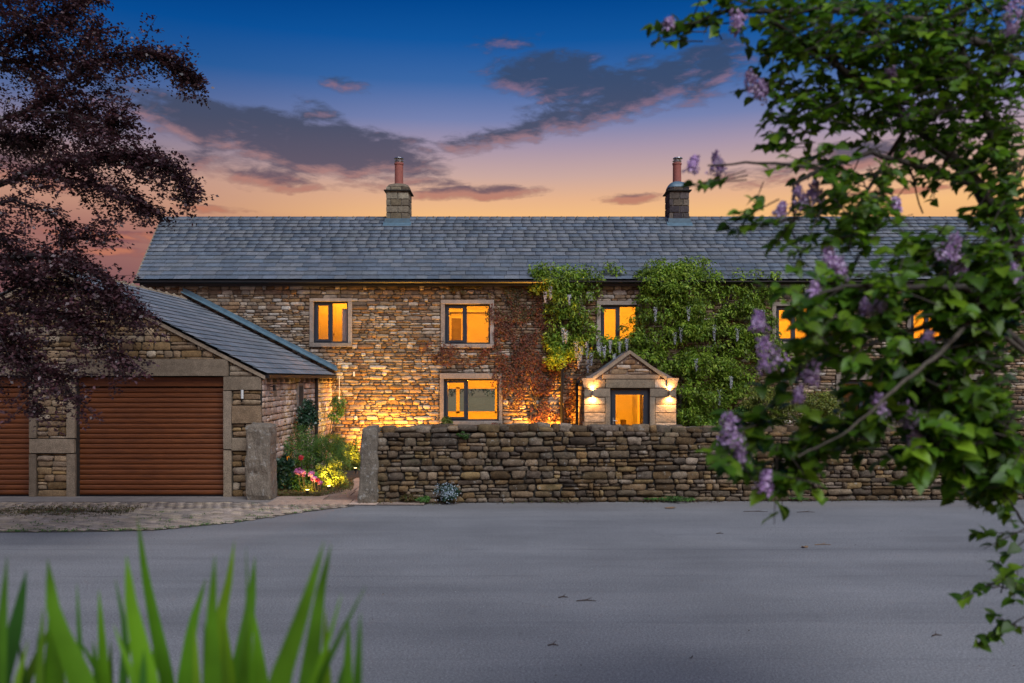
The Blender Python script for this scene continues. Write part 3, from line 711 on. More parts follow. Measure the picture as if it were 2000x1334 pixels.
# chimneys
def chimney(cx_, wpx, cap_style, mat, seed):
    yf = 24.55; wd_ = wpx/F*yf; x0, x1 = cx_-wd_/2, cx_+wd_/2; yb = yf+.72
    ztop = GZ(364, yf); zb = RZ-.55
    mb = MB(); mb.box(x0+.03, x1-.03, yf+.03, yb-.03, zb, ztop); ch = mb.build('chimney', M['chim_mortar'], house)
    rr = random.Random(seed); z = zb; row = 0; hs = [.24, .19, .2, .2, .19, .2, .2]
    while z < ztop-.06:
        h = min(hs[row % 7], ztop-z); splits = [0, .52, 1] if row % 2 else [0, .2, .68, 1]
        if h > .05:
            for a, b in zip(splits, splits[1:]):
                link('stone_block', rough_block(x0+(x1-x0)*a+.008, x0+(x1-x0)*b-.008, yf, yf+.12, z+.008, z+h-.008, .007, 3, seed+row, .2), mat, ch)
            for sx in (x0-.0, x1-.12):
                for a, b in ((yf+.13, yf+.36), (yf+.38, yb)):
                    link('stone_block', rough_block(sx+.003*(1 if sx == x0 else -1), sx+.12, a, b-.005, z+.01, z+h-.01, .006, 2, seed+row+5, .2), mat, ch)
            link('stone_block', rough_block(x0+.13, x1-.13, yb-.1, yb, z+.01, z+h-.01, .006, 2, seed+row+9, .2), mat, ch)
        z += h; row += 1
    dz_ = GZ(373, yf)
    mb = MB(); mb.box(x0-.055, x1+.055, yf-.055, yb+.055, dz_, dz_+.035); mb.build('drip_course', M['mortar_dark'], ch, bevel=.008)
    # rounded mortar flaunching
    mb = MB(); n = 24; lv = [(1.0, 0), (.97, .05), (.86, .12), (.66, .18), (.42, .22), (.3, .235)]
    cy = (yf+yb)/2
    for s_, h in lv:
        for i in range(n):
            t = 2*math.pi*i/n; c_, s2 = math.cos(t), math.sin(t); p_ = 5 if s_ > .8 else (3 if s_ > .5 else 2)
            q = (abs(c_)**p_+abs(s2)**p_)**(-1/p_); mb.v.append((cx_+c_*q*s_*(x1-x0)/2, cy+s2*q*s_*(yb-yf)/2, ztop+h*(.9 if cap_style else .62)))
    for i in range(len(lv)-1):
        for j in range(n): jj = (j+1) % n; mb.f.append((i*n+j, i*n+jj, (i+1)*n+jj, (i+1)*n+j))
    mb.f.append(tuple((len(lv)-1)*n+j for j in range(n))); mb.build('flaunching', M['lead'] if cap_style else M['chimney_stone'], ch, smooth=True)
    zt = ztop+(.2 if cap_style else .14); pr = .125; ph = GZ(320, cy)-zt
    mb = MB(); mb.cyl((cx_, cy, zt-.06), (cx_, cy, zt+ph), pr, pr*.96, 20); mb.cyl((cx_, cy, zt+ph-.03), (cx_, cy, zt+ph+.02), pr*1.08, pr*1.08, 20)
    mb.build('chimney_pot', M['terracotta'], ch, smooth=False)
    mb = MB(); c0 = zt+ph+.02
    for i in range(6): t = i*math.pi/3; mb.cyl((cx_+.08*math.cos(t), cy+.08*math.sin(t), c0), (cx_+.08*math.cos(t), cy+.08*math.sin(t), c0+.13), .01, n=5)
    mb.cyl((cx_, cy, c0+.05), (cx_, cy, c0+.065), .135, .125, 18); mb.cyl((cx_+(.02 if cap_style else 0), cy, c0+.125), (cx_+(.02 if cap_style else 0), cy, c0+.15), .145, .13, 18)
    mb.cyl((cx_, cy, c0), (cx_, cy, c0+.05), .09, .09, 14)
    mb.build('cowl', M['steel'], ch)
    # lead apron on the slope in front
    yb2 = yf-.16; zz = lambda y_: EZ+(y_-EY)*math.tan(pit)
    mb = MB(); mb.prism([(x0-.07, yb2, zz(yb2)+.02), (x1+.07, yb2, zz(yb2)+.02), (x1+.07, yf+.02, zz(yf)+.055), (x0-.07, yf+.02, zz(yf)+.055)], 0, (0, 0, .018))
    mb.box(x0-.03, x1+.03, yf-.02, yf+.005, zz(yf)+.03, zz(yf)+.17); mb.build('lead_flashing', M['lead'], ch)
chimney(GX(776, 24.55), 45, 0, M['chimney_stone'], 3)
chimney(GX(1327, 24.55), 40, 1, M['chimney_dark'], 21)
# third far chimney stub behind the lilac
# downpipes and wall boxes
dp = MB(); x = GX(1097, YW-.12); dp.cyl((x, YW-.12, 0), (x, YW-.12, EZ-.1), .036, n=10); dp.build('downpipe', M['black'], house)
ab = thing('alarm_box', P(1152, 590, YW-.03), 'small white alarm box on the stone wall among the wisteria', 'alarm box')
a0, a1, b0, b1 = GX(1145, YW), GX(1159, YW), GZ(588, YW), GZ(570, YW)
mb = MB(); mb.prism([(a0, YW-.02, b0+.05), (a0+.04, YW-.02, b0), (a1-.04, YW-.02, b0), (a1, YW-.02, b0+.05), (a1, YW-.02, b1), (a0, YW-.02, b1)], 0, (0, -.09, 0)); mb.build('cover', M['white'], ab, bevel=.008)
mb = MB(); mb.box((a0+a1)/2-.03, (a0+a1)/2+.03, YW-.118, YW-.111, b0+.03, b0+.05); mb.build('strobe', M['steel'], ab)
fl = thing('floodlight', P(1705, 557, YW-.03), 'black floodlight fixed below the gutter at the right of the house', 'floodlight')
c = P(1705, 557, YW-.15); mb = MB(); mb.box(c.x-.13, c.x+.13, c.y-.05, c.y+.04, c.z-.09, c.z+.09); mb.build('body', M['black'], fl, bevel=.01)
mb = MB(); mb.box(c.x-.10, c.x+.10, c.y-.06, c.y-.051, c.z-.06, c.z+.06); mb.build('lens', M['steel'], fl)
mb = MB(); mb.cyl((c.x, c.y+.04, c.z), (c.x, YW, c.z), .02); mb.build('bracket', M['black'], fl)
# thin cable with a small white box at the left
mb = MB(); x = GX(663, YW-.04); mb.cyl((x, YW-.06, GZ(780, YW)), (x, YW-.06, GZ(735, YW)), .008, n=5); mb.box(x-.02, x+.02, YW-.09, YW-.05, GZ(782, YW), GZ(775, YW)); mb.build('cable', M['white'], house)
mb = MB(); x = GX(692, YW-.04); mb.box(x-.02, x+.02, YW-.10, YW-.05, GZ(735, YW), GZ(726, YW)); mb.build('sensor_box', M['white'], house)
#@@PORCH
# ================================================================== porch
ps = F/PY
def PX(px): return GX(px, PY)
def PZ(py): return GZ(py, PY)
porch = thing('porch', (pcx, 21.3, 0), 'small gabled stone porch with glazed grey door and two wall lights', 'porch')
pl, pr_ = PX(1141), PX(1321); dl, drr, dt = PX(1192), PX(1269), PZ(758)
ez, az_ = PZ(741), PZ(686)
mb = holed_wall(MB(), pl, pr_, -.05, ez, [(dl, drr, -.05, dt)], PY+.03, PY+.32)
mb.prism([(pl, PY+.03, ez), (pr_, PY+.03, ez), (pcx, PY+.03, az_-.06)], 0, (0, .29, 0))
mb.quad((pl, PY+.03, -.05), (pl, PY+.03, ez), (pl, YW, ez), (pl, YW, -.05)); mb.quad((pr_, PY+.03, -.05), (pr_, YW, -.05), (pr_, YW, ez), (pr_, PY+.03, ez))
mb.build('wall', M['mortar_pale'], porch)
# ashlar and dressed blocks
def pblock(name, a, b, c, d, mat=None, y0=0, amp=.004, sd=0): return link(name, rough_block(PX(a)+.003, PX(b)-.003, PY-.01+y0, PY+.26, PZ(d)+.003, PZ(c)-.003, amp, 3, sd+a, .06), mat or M['porch_stone'], porch)
pblock('lintel', 1182, 1279, 741, 757.5, M['dressed'], -.02)
for a, b in ((1182, 1192), (1269, 1280)): 
    pblock('jamb', a, b, 775, 850, M['dressed'], -.015); pblock('jamb', a, b, 851, 922, M['dressed'], -.015)
for a, b, s_ in ((1141, 1192, 0), (1269, 1321, 1)):
    pblock('stone_block', a, b, 758.5, 775, M['dressed'], -.012)
rows = [776.5, 790, 806, 825, 845, 863, 885, 905, 922]
for a, b in ((1141, 1182), (1280, 1321)):
    for r0, r1 in zip(rows, rows[1:]): pblock('stone_block', a, b, r0, r1-.8, None, 0, .009, 1)
for a, b in ((1160, 1182), (1279, 1303)): pblock('stone_block', a, b, 741, 757.5, M['porch_rubble'], 0, .01, 2)
pblock('stone_block', 1176, 1290, 731.5, 740, None, -.012, .006)
for s_ in (-1, 1):
    x_ = pcx+s_*(pr_-pcx)     # kneeler stones carry the coping feet
    mb = MB(); inn = pcx+s_*PX(0)*0; a = pcx+s_*(PX(1303)-pcx); b = pcx+s_*(PX(1325)-pcx); cc = pcx+s_*(PX(1320)-pcx)
    pts = [(a, PY-.05, PZ(757.5)), (cc, PY-.05, PZ(757.5)), (pcx+s_*(PX(1322)-pcx), PY-.05, PZ(752)), (pcx+s_*(PX(1323)-pcx), PY-.05, PZ(744)), (b, PY-.05, PZ(742)), (b, PY-.05, PZ(738.5)), (a, PY-.05, PZ(738.5))]
    if s_ < 0: pts = pts[::-1]
    mb.prism(pts, 0, (0, .4, 0)); mb.build('kneeler', M['porch_stone'], porch)
    # coping along the gable
    A = Vector((pcx+s_*(PX(1306)-pcx), PY-.04, PZ(738.5))); B = Vector((pcx, PY-.04, PZ(684)))
    d = (B-A); n_ = Vector((-d.z, 0, d.x)).normalized()*(1 if s_ < 0 else -1); n_ = n_ if n_.z < 0 else -n_
    pts = [A, B, B+Vector((0, 0, -.085)), A+n_*.07]
    if s_ < 0: pts = pts
    mb = MB(); mb.prism(pts, 0, (0, .34, 0)); mb.build('coping', M['dressed'], porch)
def pg_block(u, v):
    x, z = pl+u, PZ(731)+v; return z > az_-.10-abs(x-pcx)*((az_-ez)/(PX(1306)-pcx))
stone_wall((pl, PY+.03, PZ(731)), (1, 0, 0), (0, -1, 0), pr_-pl, az_-PZ(731), (.2, .42), (.09, .13), pg_block, M['porch_rubble'], porch, 300, depth=(.025, .05), seed=8, split=.1)
stone_wall((pl+.0, YW, 0), (0, -1, 0), (-1, 0, 0), YW-PY, ez, (.2, .45), (.12, .2), lambda u, v: False, M['porch_stone'], porch, 80, depth=(.02, .04), seed=12)
# porch roof
rfm = MB(); ov = .06; rs = (az_-ez)/(PX(1306)-pcx)
proof = None
for s_ in (-1, 1):
    ex = pcx+s_*(PX(1322)-pcx); mz = az_-.02-abs(ex-pcx)*rs
    rfm.poly([(pcx, PY+.28, az_-.02), (ex, PY+.28, mz), (ex, YW+.02, mz), (pcx, YW+.02, az_-.02)][::s_])
proof = rfm.build('roof', M['slate'], porch)
items = []
for s_ in (-1, 1):
    L = math.hypot(1, rs); ln = abs(PX(1322)-pcx)*L; pa_ = math.atan(rs); n = 7
    for r_ in range(n):
        y = PY+.28; t = (r_+.55)*ln/n/L; x = pcx+s_*t; zc = az_-.005-t*rs
        while y < YW:
            yw = min(.28*random.uniform(.8, 1.1), YW-y)
            items.append((Matrix.LocRotScale(Vector((x, y+yw/2, zc)), Euler((0, s_*pa_, 0)), Vector((ln/n*1.35, yw-.008, .012))), 1)); y += yw
pieces('slate', SLATES, items, M['slate'], proof, 60)
mb = MB(); mb.prism([(pcx-.09, PY+.29, az_-.07), (pcx, PY+.29, az_+.02), (pcx+.09, PY+.29, az_-.07)], 0, (0, YW-PY-.3, 0)); mb.build('ridge_tile', M['dressed'], proof)
mb = MB(); gx_ = pcx-(PX(1330)-pcx)+.02; mb.box(gx_-.05, gx_+.03, PY+.3, YW, PZ(745)-.04, PZ(745)+.03); x_ = GX(1127, PY+.45); mb.cyl((x_, PY+.45, 0), (x_, PY+.45, PZ(745)), .034, n=10); mb.build('downpipe', M['black'], porch)
# door
mb = MB(); y0, y1 = PY+.09, PY+.16
def frame(mb, a, b, c, d, t, y0, y1): mb.box(a, a+t, y0, y1, c, d); mb.box(b-t, b, y0, y1, c, d); mb.box(a+t, b-t, y0, y1, c, c+t); mb.box(a+t, b-t, y0, y1, d-t, d)
frame(mb, dl, drr, 0, dt, 3.5/ps, y0, y1); dfr = mb.build('door_frame', M['anthracite'], porch)
a, b = dl+3.6/ps, drr-3.6/ps; g0, g1, g2, g3 = PX(1203), PX(1257), PZ(832), PZ(771)
mb = MB(); mb.box(a, g0, y0-.02, y1-.02, .02, dt-3.6/ps); mb.box(g1, b, y0-.02, y1-.02, .02, dt-3.6/ps); mb.box(g0, g1, y0-.02, y1-.02, .02, g2); mb.box(g0, g1, y0-.02, y1-.02, g3, dt-3.6/ps)
door = mb.build('door', M['anthracite'], porch)
mb = MB(); mb.box(g0+.002, g1-.002, y0+.01, y0+.025, g2+.002, g3-.002); mb.build('pane', M['glass'], door)
hx = PX(1198.5); mb = MB(); mb.box(hx-.018, hx+.018, y0-.03, y0-.021, PZ(829), PZ(816)); mb.cyl((hx, y0-.03, PZ(822)), (hx, y0-.07, PZ(822)), .01); mb.cyl((hx, y0-.065, PZ(822)), (hx+.09, y0-.065, PZ(822)), .009); mb.build('handle', M['steel'], door)
# hall beyond the door
room('r', pl+.1, pr_-.1, PY+.321, 24.4, .01, 2.12).build('interior_wall', M['plaster'], porch)
area_or_point('ceiling_lamp', 'POINT', (pcx-.2, PY+1.2, 2.02), 230, WARM, .08, porch)
mb = MB(); xx = GX(1243, 23.6); mb.box(xx, xx+.06, 23.4, 24.38, .02, 2.11); mb.build('inner_partition', M['door_white'], porch)
cb = thing('hall_cabinet', (GX(1218, 23.5), 23.5, .02), 'small dark cabinet in the hall seen through the porch door', 'cabinet')
mb = MB(); a, b = GX(1213.5, 23.5), GX(1222, 23.5); mb.box(a, b, 23.4, 23.7, GZ(833, 23.5)-.05, GZ(820, 23.5)); mb.build('body', M['dark_furn'], cb, bevel=.005)
mb = MB(); mb.box(a+.01, b-.01, 23.39, 23.399, GZ(831, 23.5), GZ(822, 23.5)); mb.build('door', M['dark_furn'], cb)
for lx in (a+.02, b-.04):
    mb = MB(); mb.box(lx, lx+.02, 23.42, 23.44, .02, GZ(833, 23.5)-.05); mb.build('leg', M['dark_furn'], cb)
# wall lights
def wall_light(px, label):
    c = Vector((PX(px), PY-.10, PZ(768))); t = thing('wall_light', (c.x, PY-.02, c.z), label, 'wall light', 'up and down lights beside the porch door')
    mb = MB(); mb.cyl((c.x, c.y, c.z-.065), (c.x, c.y, c.z+.065), .022, n=14); mb.build('lamp_body', M['steel'], t)
    mb = MB(); mb.box(c.x-.02, c.x+.02, c.y+.015, PY-.012, c.z-.03, c.z+.03); mb.build('bracket', M['steel'], t)
    for s_ in (1, -1):
        mb = MB(); mb.cyl((c.x, c.y, c.z+s_*.066), (c.x, c.y, c.z+s_*.070), .019, n=12); mb.build('lens', M['lamp'], t)
        area_or_point('lamp', 'SPOT', (c.x, c.y+.02, c.z+s_*.075), 60, (1, .52, .17), .02, t, rot=(R(180-14) if s_ > 0 else R(14), 0, 0), spot=150, blend=1)
wall_light(1157, 'lit steel wall light left of the porch door'); wall_light(1307, 'lit steel wall light right of the porch door')
#@@GARAGE
# ================================================================== garage
GY = 16.0; gs = F/GY
def QX(px): return GX(px, GY)
def QZ(py): return GZ(py, GY)
gar = thing('garage', (QX(112), 19, 0), 'stone double garage with slate roof and brown roller doors', 'garage')
gxr = QX(511); gcx = QX(112); gxl = 2*gcx-gxr; gez = QZ(724); gap = QZ(521); gsl = (gap-gez)/(gxr-gcx)
doors = [(QX(148), QX(437), 0, QZ(735)), (QX(-231), QX(58), 0, QZ(735))]
mb = holed_wall(MB(), gxl, gxr, -.05, gez-.02, [(a, b, -.05, d) for a, b, c, d in doors], GY+.03, GY+.4)
mb.prism([(gxl, GY+.03, gez-.02), (gxr, GY+.03, gez-.02), (gcx, GY+.03, gap-.06)], 0, (0, .3, 0))
slit = (18.55, 19.0, QZ(0)*0+GZ(800, 19), GZ(750, 19))
mb.quad((gxr, GY+.03, -.05), (gxr, YW, -.05), (gxr, YW, gez), (gxr, GY+.03, gez)); mb.quad((gxl, GY+.03, -.05), (gxl, GY+.03, gez), (gxl, YW, gez), (gxl, YW, -.05))
mb.build('wall', M['mortar_dark'], gar)
blocks = [(130, 447, 701, 734), (437, 511, 735, 762), (447, 511, 762, 762), (131, 148, 735, 856), (62, 147, 857, 885), (131, 148, 886, 972), (58, 72, 735, 856), (58, 72, 886, 972), (60, 132, 735, 760),
          (437, 453, 763, 878), (437, 453, 879, 972), (453, 511, 792, 827), (453, 484, 855, 880), (-240, 72, 701, 734)]
grects = []
for i, (a, b, c, d) in enumerate(blocks):
    if d-c < 2: continue
    if a == 60: continue
    if a == 62: a = 58.5
    grects.append((QX(a), QX(b), QZ(d), QZ(c)))
    nm = 'lintel' if b-a > 200 else ('jamb' if d-c > 60 else 'stone_block')
    if nm == 'lintel' and a > 0:
        link(nm, rough_block(QX(a), QX(b), GY-.04, GY+.36, QZ(d), QZ(c), .006, 4, i, .03), M['dressed'], gar)
    else: link(nm, rough_block(QX(a)+.002, QX(b)-.002, GY-.03-.002*i % .01, GY+.36, QZ(d)+.003, QZ(c)-.003, .004, 4, i, .04), M['dressed'] if i != 11 else M['garage_stone'], gar)
def gblocked(u, v):
    x, z = gxl+u, v
    if z > gap-.10-abs(x-gcx)*gsl: return True
    return any(a-.005 <= x <= b+.005 and c-.005 <= z <= d+.005 for a, b, c, d in grects+doors)
def hid_gar(x, y): return (480 < x < 530 and y > 825) or x < 0
stone_wall((gxl, GY+.03, 0), (1, 0, 0), (0, -1, 0), gxr-gxl, gap, (.17, .40), (.10, .17), gblocked, M['garage_stone'], gar, 180, depth=(.03, .055), joint=.012, hid=hid_gar, seed=14, wav=.008, split=.3)
stone_wall((gxr, GY+.03, 0), (0, 1, 0), (1, 0, 0), YW-GY-.05, gez-.03, (.14, .32), (.09, .17), lambda u, v: 18.48 < GY+u < 19.08 and slit[2]-.05 < v < slit[3]+.05, M['side_stone'], gar, 120, depth=(.015, .035), joint=.010, seed=15, split=.3)
# NB: the side wall faces +X, so its stones are turned to face outward
sw = MB(); sw.box(gxr-.02, gxr+.055, 18.5, 19.05, slit[2]-.02, slit[3]+.03); sw.build('window', M['window_stone'], gar, bevel=.005)
sw = MB(); sw.box(gxr+.05, gxr+.058, 18.60, 18.95, slit[2]+.03, slit[3]-.03); sw.build('pane', M['mortar_dark'], gar)
# roller doors
for k_, (a, b, c, d) in enumerate(doors):
    dob = MB(); yb_ = GY+.16; dob.box(a+.02, b-.02, yb_+.05, yb_+.07, 0, d); rd = dob.build('roller_door', M['mortar_dark'], gar)
    mb = MB(); mb.box(a+.002, b-.002, yb_-.05, yb_+.04, QZ(755), d-.015); mb.build('shutter_box', M['roller'], rd, bevel=.006)
    n = 21; z0, z1 = .03, QZ(757.5); h = (z1-z0)/n; prof_ = [(.0, 0), (-.006, .06), (-.018, .18), (-.024, .45), (-.021, .75), (-.010, .93), (.004, .985), (.004, 1.0)]
    me = None
    for i in range(n):
        mb = MB()
        for x in (a+.004, b-.004):
            for yy, t in prof_: mb.v.append((x, yb_+yy, z0+h*(i+t)))
        q = len(prof_); mb.f += [(j, q+j, q+j+1, j+1) for j in range(q-1)]
        mb.build('slat', M['roller'], rd)
    mb = MB(); mb.box(a+.004, b-.004, yb_-.02, yb_+.03, .0, .035); mb.build('bottom_bar', M['black'], rd)
    if a > -8:
        mb = MB(); 
        for x in (a, b-.0): mb.box(x-.001, x+.0, 0, 0, 0, 0)
# roof
gr = MB(); oy = GY-.06; xo = .10
for s_ in (1, -1):
    ex = gcx+s_*(gxr-gcx+xo); mz = gap-(gxr-gcx+xo)*gsl
    gr.poly([(gcx, oy, gap-.03), (ex, oy, mz-.03), (ex, YW+.01, mz-.03), (gcx, YW+.01, gap-.03)][::s_])
groofo = gr.build('roof', M['black'], gar)
items = []; rr = random.Random(31)
for s_ in (1, -1):
    t_end = gxr-gcx+xo; Lf = math.hypot(1, gsl); ln = t_end*Lf; pa_ = math.atan(gsl); n = 18
    for r_ in range(n):
        tt = (r_+.5)*t_end/n; y = oy-.03 + (0 if r_ % 2 else -.17)
        while y < YW:
            yw = .36*rr.uniform(.7, 1.25); a = max(y, oy-.03); b = min(y+yw, YW)
            if b-a > .05:
                c = Vector((gcx+s_*tt, (a+b)/2, gap-tt*gsl+.006))
                items.append((Matrix.LocRotScale(c, Euler((0, s_*(pa_-.075), 0)), Vector((ln/n*1.22, b-a-.010, .010))), score(c, 1)*(1 if s_ > 0 else .001)))
            y += yw
pieces('slate', SLATES, items, M['slate2'], groofo, 300, rest='far_slates')
mb = MB()
items = []; y = oy
while y < YW: items.append((Matrix.LocRotScale(Vector((gcx, y+.23, gap+.01)), Euler((0, 0, math.pi/2)), Vector((.455, 1, .7))), 1)); y += .467
pieces('ridge_tile', RIDGE, items, M['dressed'], groofo, 300)
mb = MB(); ex = gxr+xo; mz = gap-(gxr-gcx+xo)*gsl
for s_ in (1, -1):
    A = Vector((gcx+s_*(gxr-gcx+xo-.02), GY-.05, mz-.045)); B = Vector((gcx, GY-.05, gap-.045))
    mb.prism([A, B, B+Vector((0, 0, -.07)), A+Vector((0, 0, -.07))], 0, (0, .12, 0))
mb.build('verge', M['dressed'], groofo)
mb = MB(); mb.box(ex-.03, ex+.05, oy+.02, YW-.02, mz-.085, mz-.02); mb.build('gutter', M['black'], gar)
mb = MB(); mb.cyl((gxr+.07, 20.2, 0), (gxr+.07, 20.2, mz-.05), .036, n=10); mb.build('downpipe', M['black'], gar)
for i in range(14):
    yy = GY+.25+i*.44; mb = MB(); mb.box(gxr-.02, gxr+.09, yy, yy+.08, mz-.17, mz-.09); mb.build('corbel', M['dressed'], gar)
# lead flashing where the roof meets the house wall
mb = MB(); A = Vector((GX(359, YW), YW-.065, GZ(571, YW))); B = Vector((GX(661, YW), YW-.065, GZ(722, YW)))
mb.prism([A, B, B+Vector((0, 0, -.02)), B+Vector((-.05, 0, .10)), A+Vector((0, 0, .12))][::-1], 0, (0, .05, 0))
mb.prism([A+Vector((0, -.14, -.02)), B+Vector((0, -.14, -.05)), B+Vector((0, 0, .0)), A], 0, (0, 0, .02))
mb.build('lead_flashing', M['lead'], groofo)
# garage lamp strip on the pier and sensor on the side wall
t = thing('wall_lamp', P(473, 770, GY-.08), 'slim white unlit lamp on the pier right of the garage door', 'wall lamp')
c = P(473, 770, GY-.08); mb = MB(); mb.cyl((c.x, c.y, c.z-.08), (c.x, c.y, c.z+.08), .024, n=12); mb.build('lamp_body', M['white'], t)
mb = MB(); mb.box(c.x-.015, c.x+.015, c.y, GY, c.z-.02, c.z+.02); mb.build('bracket', M['steel'], t)
t = thing('wall_lantern', (gxr+.06, 16.5, GZ(757, 16.5)), 'small black lantern on the side wall of the garage', 'lantern')
c = Vector((gxr+.10, 16.5, GZ(757, 16.5))); mb = MB(); mb.cyl((c.x, c.y, c.z-.06), (c.x, c.y, c.z+.05), .03, n=10); mb.build('lamp_body', M['black'], t)
mb = MB(); mb.box(gxr+.02, c.x, c.y-.01, c.y+.01, c.z+.01, c.z+.03); mb.build('bracket', M['black'], t)
#@@WALL
# ================================================================== boundary wall and gatepost
A = Vector((GX(733, 15.3), 15.3, 0)); B = Vector((13.5, 15.95, 0)); ux = (B-A).normalized(); Lw = (B-A).length; nrm = Vector((ux.y, -ux.x, 0)); HW = 1.27
bw = thing('boundary_wall', A, 'long dry stone boundary wall along the road edge', 'wall')
def bpt(u, d, z): return A+ux*u+nrm*(-d)+Vector((0, 0, z))
mb = MB(); k = 0
a, b, c, d = bpt(0, .0, -.05), bpt(Lw, .0, -.05), bpt(Lw, .45, -.05), bpt(0, .45, -.05); H = Vector((0, 0, HW+.02))
mb.v = [tuple(q) for q in (a, b, c, d, a+H, b+H, c+H, d+H)]; mb.f = [(0,1,5,4),(1,2,6,5),(2,3,7,6),(3,0,4,7),(4,5,6,7)]
mb.build('core', M['mortar_dark'], bw)
hid_bw = lambda x, y: x > 1900 or (x > 1450 and y < 930)
stone_wall(bpt(0, 0, 0), ux, nrm, Lw, HW, (.11, .38), (.078, .16), lambda u, v: False, M['wall_stone'], bw, 240, depth=(.05, .10), joint=.011, hid=hid_bw, seed=22, wav=.022, split=.33, rot=.035)
items = []; rr = random.Random(44); u = .1
while u < Lw-.1:
    w_ = rr.uniform(.12, .42); 
    for dd in (.06, .24, .40):
        h = rr.uniform(.07, .14); ang = math.atan2(ux.y, ux.x)
        c = bpt(u+w_/2+rr.uniform(-.05, .05), dd, HW+h*.25+.03*math.sin(u*.7)+rr.uniform(-.01, .02))
        items.append((Matrix.LocRotScale(c, Euler((rr.uniform(-.1, .1), rr.uniform(-.12, .12), ang+rr.uniform(-.2, .2))), Vector((w_, rr.uniform(.16, .24), h*1.2))), score(c, w_*h, hid_bw)*(1.5 if dd < .1 else .1)))
    u += w_*.95
pieces('coping_stone', ROCKS, items, M['wall_stone'], bw, 60)
items = []
stone_wall(bpt(Lw, .45, 0), -ux, -nrm, Lw, HW, (.2, .45), (.12, .2), lambda u, v: False, M['wall_stone'], bw, 0, depth=(.04, .08), seed=23)
me = rough_block(GX(699, 15.2), GX(738, 15.2), 15.14, 15.66, -.03, GZ(834, 15.3), .03, 9, 5, .25)
for v in me.vertices:
    if v.co.x < -2.6: v.co.x += max(0, v.co.z)*.05
link('end_stone', me, M['post_stone'], bw, smooth=False)
gp = rough_block(GX(482, 15.6), GX(531, 15.6), 15.5, 15.95, -.03, GZ(828, 15.6), .035, 10, 9, .22)
for v in gp.vertices: v.co.x += (.012 if v.co.z < .2 else 0); v.co.z += .03*(v.co.x+4.6) if v.co.z > 1 else 0
tag(link('gatepost', gp, M['post_stone']), 'rough grey stone gatepost at the right corner of the garage', 'gatepost')
#@@PLANTS
# ================================================================== foliage tools
def rotmats(nrm_, tang=None, n=None):
    """orthonormal frames with z along nrm_ and random spin, or y along tang"""
    nrm_ = nrm_/np.maximum(1e-6, np.linalg.norm(nrm_, axis=1, keepdims=True)); n = len(nrm_)
    if tang is None: tang = rng.normal(size=(n, 3))
    t = tang - nrm_*(tang*nrm_).sum(1, keepdims=True); t /= np.maximum(1e-6, np.linalg.norm(t, axis=1, keepdims=True))
    x = np.cross(t, nrm_); return np.stack([x, t, nrm_], axis=2)
def leaves_mesh(name, pos, RM, size, V, Fc):
    n = len(pos); out = np.einsum('nij,kj->nki', RM, V)*size[:, None, None]+pos[:, None, :]
    Fq = (Fc[None]+(np.arange(n)*len(V))[:, None, None]).reshape(-1, Fc.shape[1]); return fast_mesh(name, out.reshape(-1, 3), Fq)
# leaf shapes: y = length
L_SMALL = (np.array([(0, 0, 0), (.34, .42, .10), (0, 1, -.05), (-.34, .42, .10)], float), np.array([(0, 1, 2, 3)]))
L_LONG = (np.array([(0, 0, 0), (.2, .4, .08), (0, 1, -.12), (-.2, .4, .08)], float), np.array([(0, 1, 2, 3)]))
L_OVAL = (np.array([(0, 0, 0), (.30, .22, .06), (.36, .55, .08), (0, 1, -.06), (0, .5, 0), (-.36, .55, .08), (-.30, .22, .06)], float), np.array([(0, 1, 2, 4), (2, 3, 4, 4), (0, 4, 5, 6), (4, 3, 5, 5)]))
L_HEART = (np.array([(0, 0, 0), (.30, .02, .05), (.42, .28, .10), (.27, .68, .07), (0, 1.05, -.12), (-.27, .68, .07), (-.42, .28, .10), (-.30, .02, .05), (0, .35, 0), (0, .7, -.03)], float),
           np.array([(0, 1, 2, 8), (8, 2, 3, 9), (9, 3, 4, 4), (0, 8, 6, 7), (8, 9, 5, 6), (9, 4, 5, 5)]))
def tri_fix(t): V, Fc = t; return V, np.array([f for q in Fc for f in ((q[0], q[1], q[2]), (q[0], q[2], q[3])) if len(set(f)) == 3])
L_OVAL = tri_fix(L_OVAL); L_HEART = tri_fix(L_HEART)
def clump_leaves(centers, radii, per, size, front=(0, -1, .35), flat=.4, shape=L_SMALL, droop=0, shell=.55):
    """leaves over the outer shell of round clumps, facing outward with scatter"""
    C = np.repeat(np.asarray(centers, float), per, axis=0); Rr = np.repeat(np.asarray(radii, float).reshape(len(centers), -1), per, axis=0)
    n = len(C); d = rng.normal(size=(n, 3)); f = np.array(front); d += f*.5; d /= np.linalg.norm(d, axis=1, keepdims=True)
    rad = rng.uniform(shell, 1.05, n)[:, None]; pos = C+d*rad*Rr
    nr = d*(1-flat)+rng.normal(size=(n, 3))*.55*1.0; nr[:, 2] += .45
    tg = rng.normal(size=(n, 3)); tg[:, 2] -= droop
    return pos, rotmats(nr, tg), size*rng.uniform(.6, 1.3, n), shape
def foliage(name, groups, mat, parent, kind='stuff'):
    VV, FF, off = [], [], 0; k = None
    for pos, RM, sz, (V, Fc) in groups:
        n = len(pos); out = (np.einsum('nij,kj->nki', RM, V)*sz[:, None, None]+pos[:, None, :]).reshape(-1, 3)
        FF.append((Fc[None]+(np.arange(n)*len(V))[:, None, None]).reshape(-1, Fc.shape[1])+off); VV.append(out); off += len(out)
    return link(name, fast_mesh(name, np.vstack(VV), np.vstack(FF)), mat, parent, kind=kind)

foliage('far_hedge', [clump_leaves(HEDGE, [(1.1, .8, .9)]*len(HEDGE), 160, .22)], M['bush_dark'], None)
bpy.data.objects['far_hedge']['label'] = 'dark field hedge far behind the house, seen through the ground floor window'
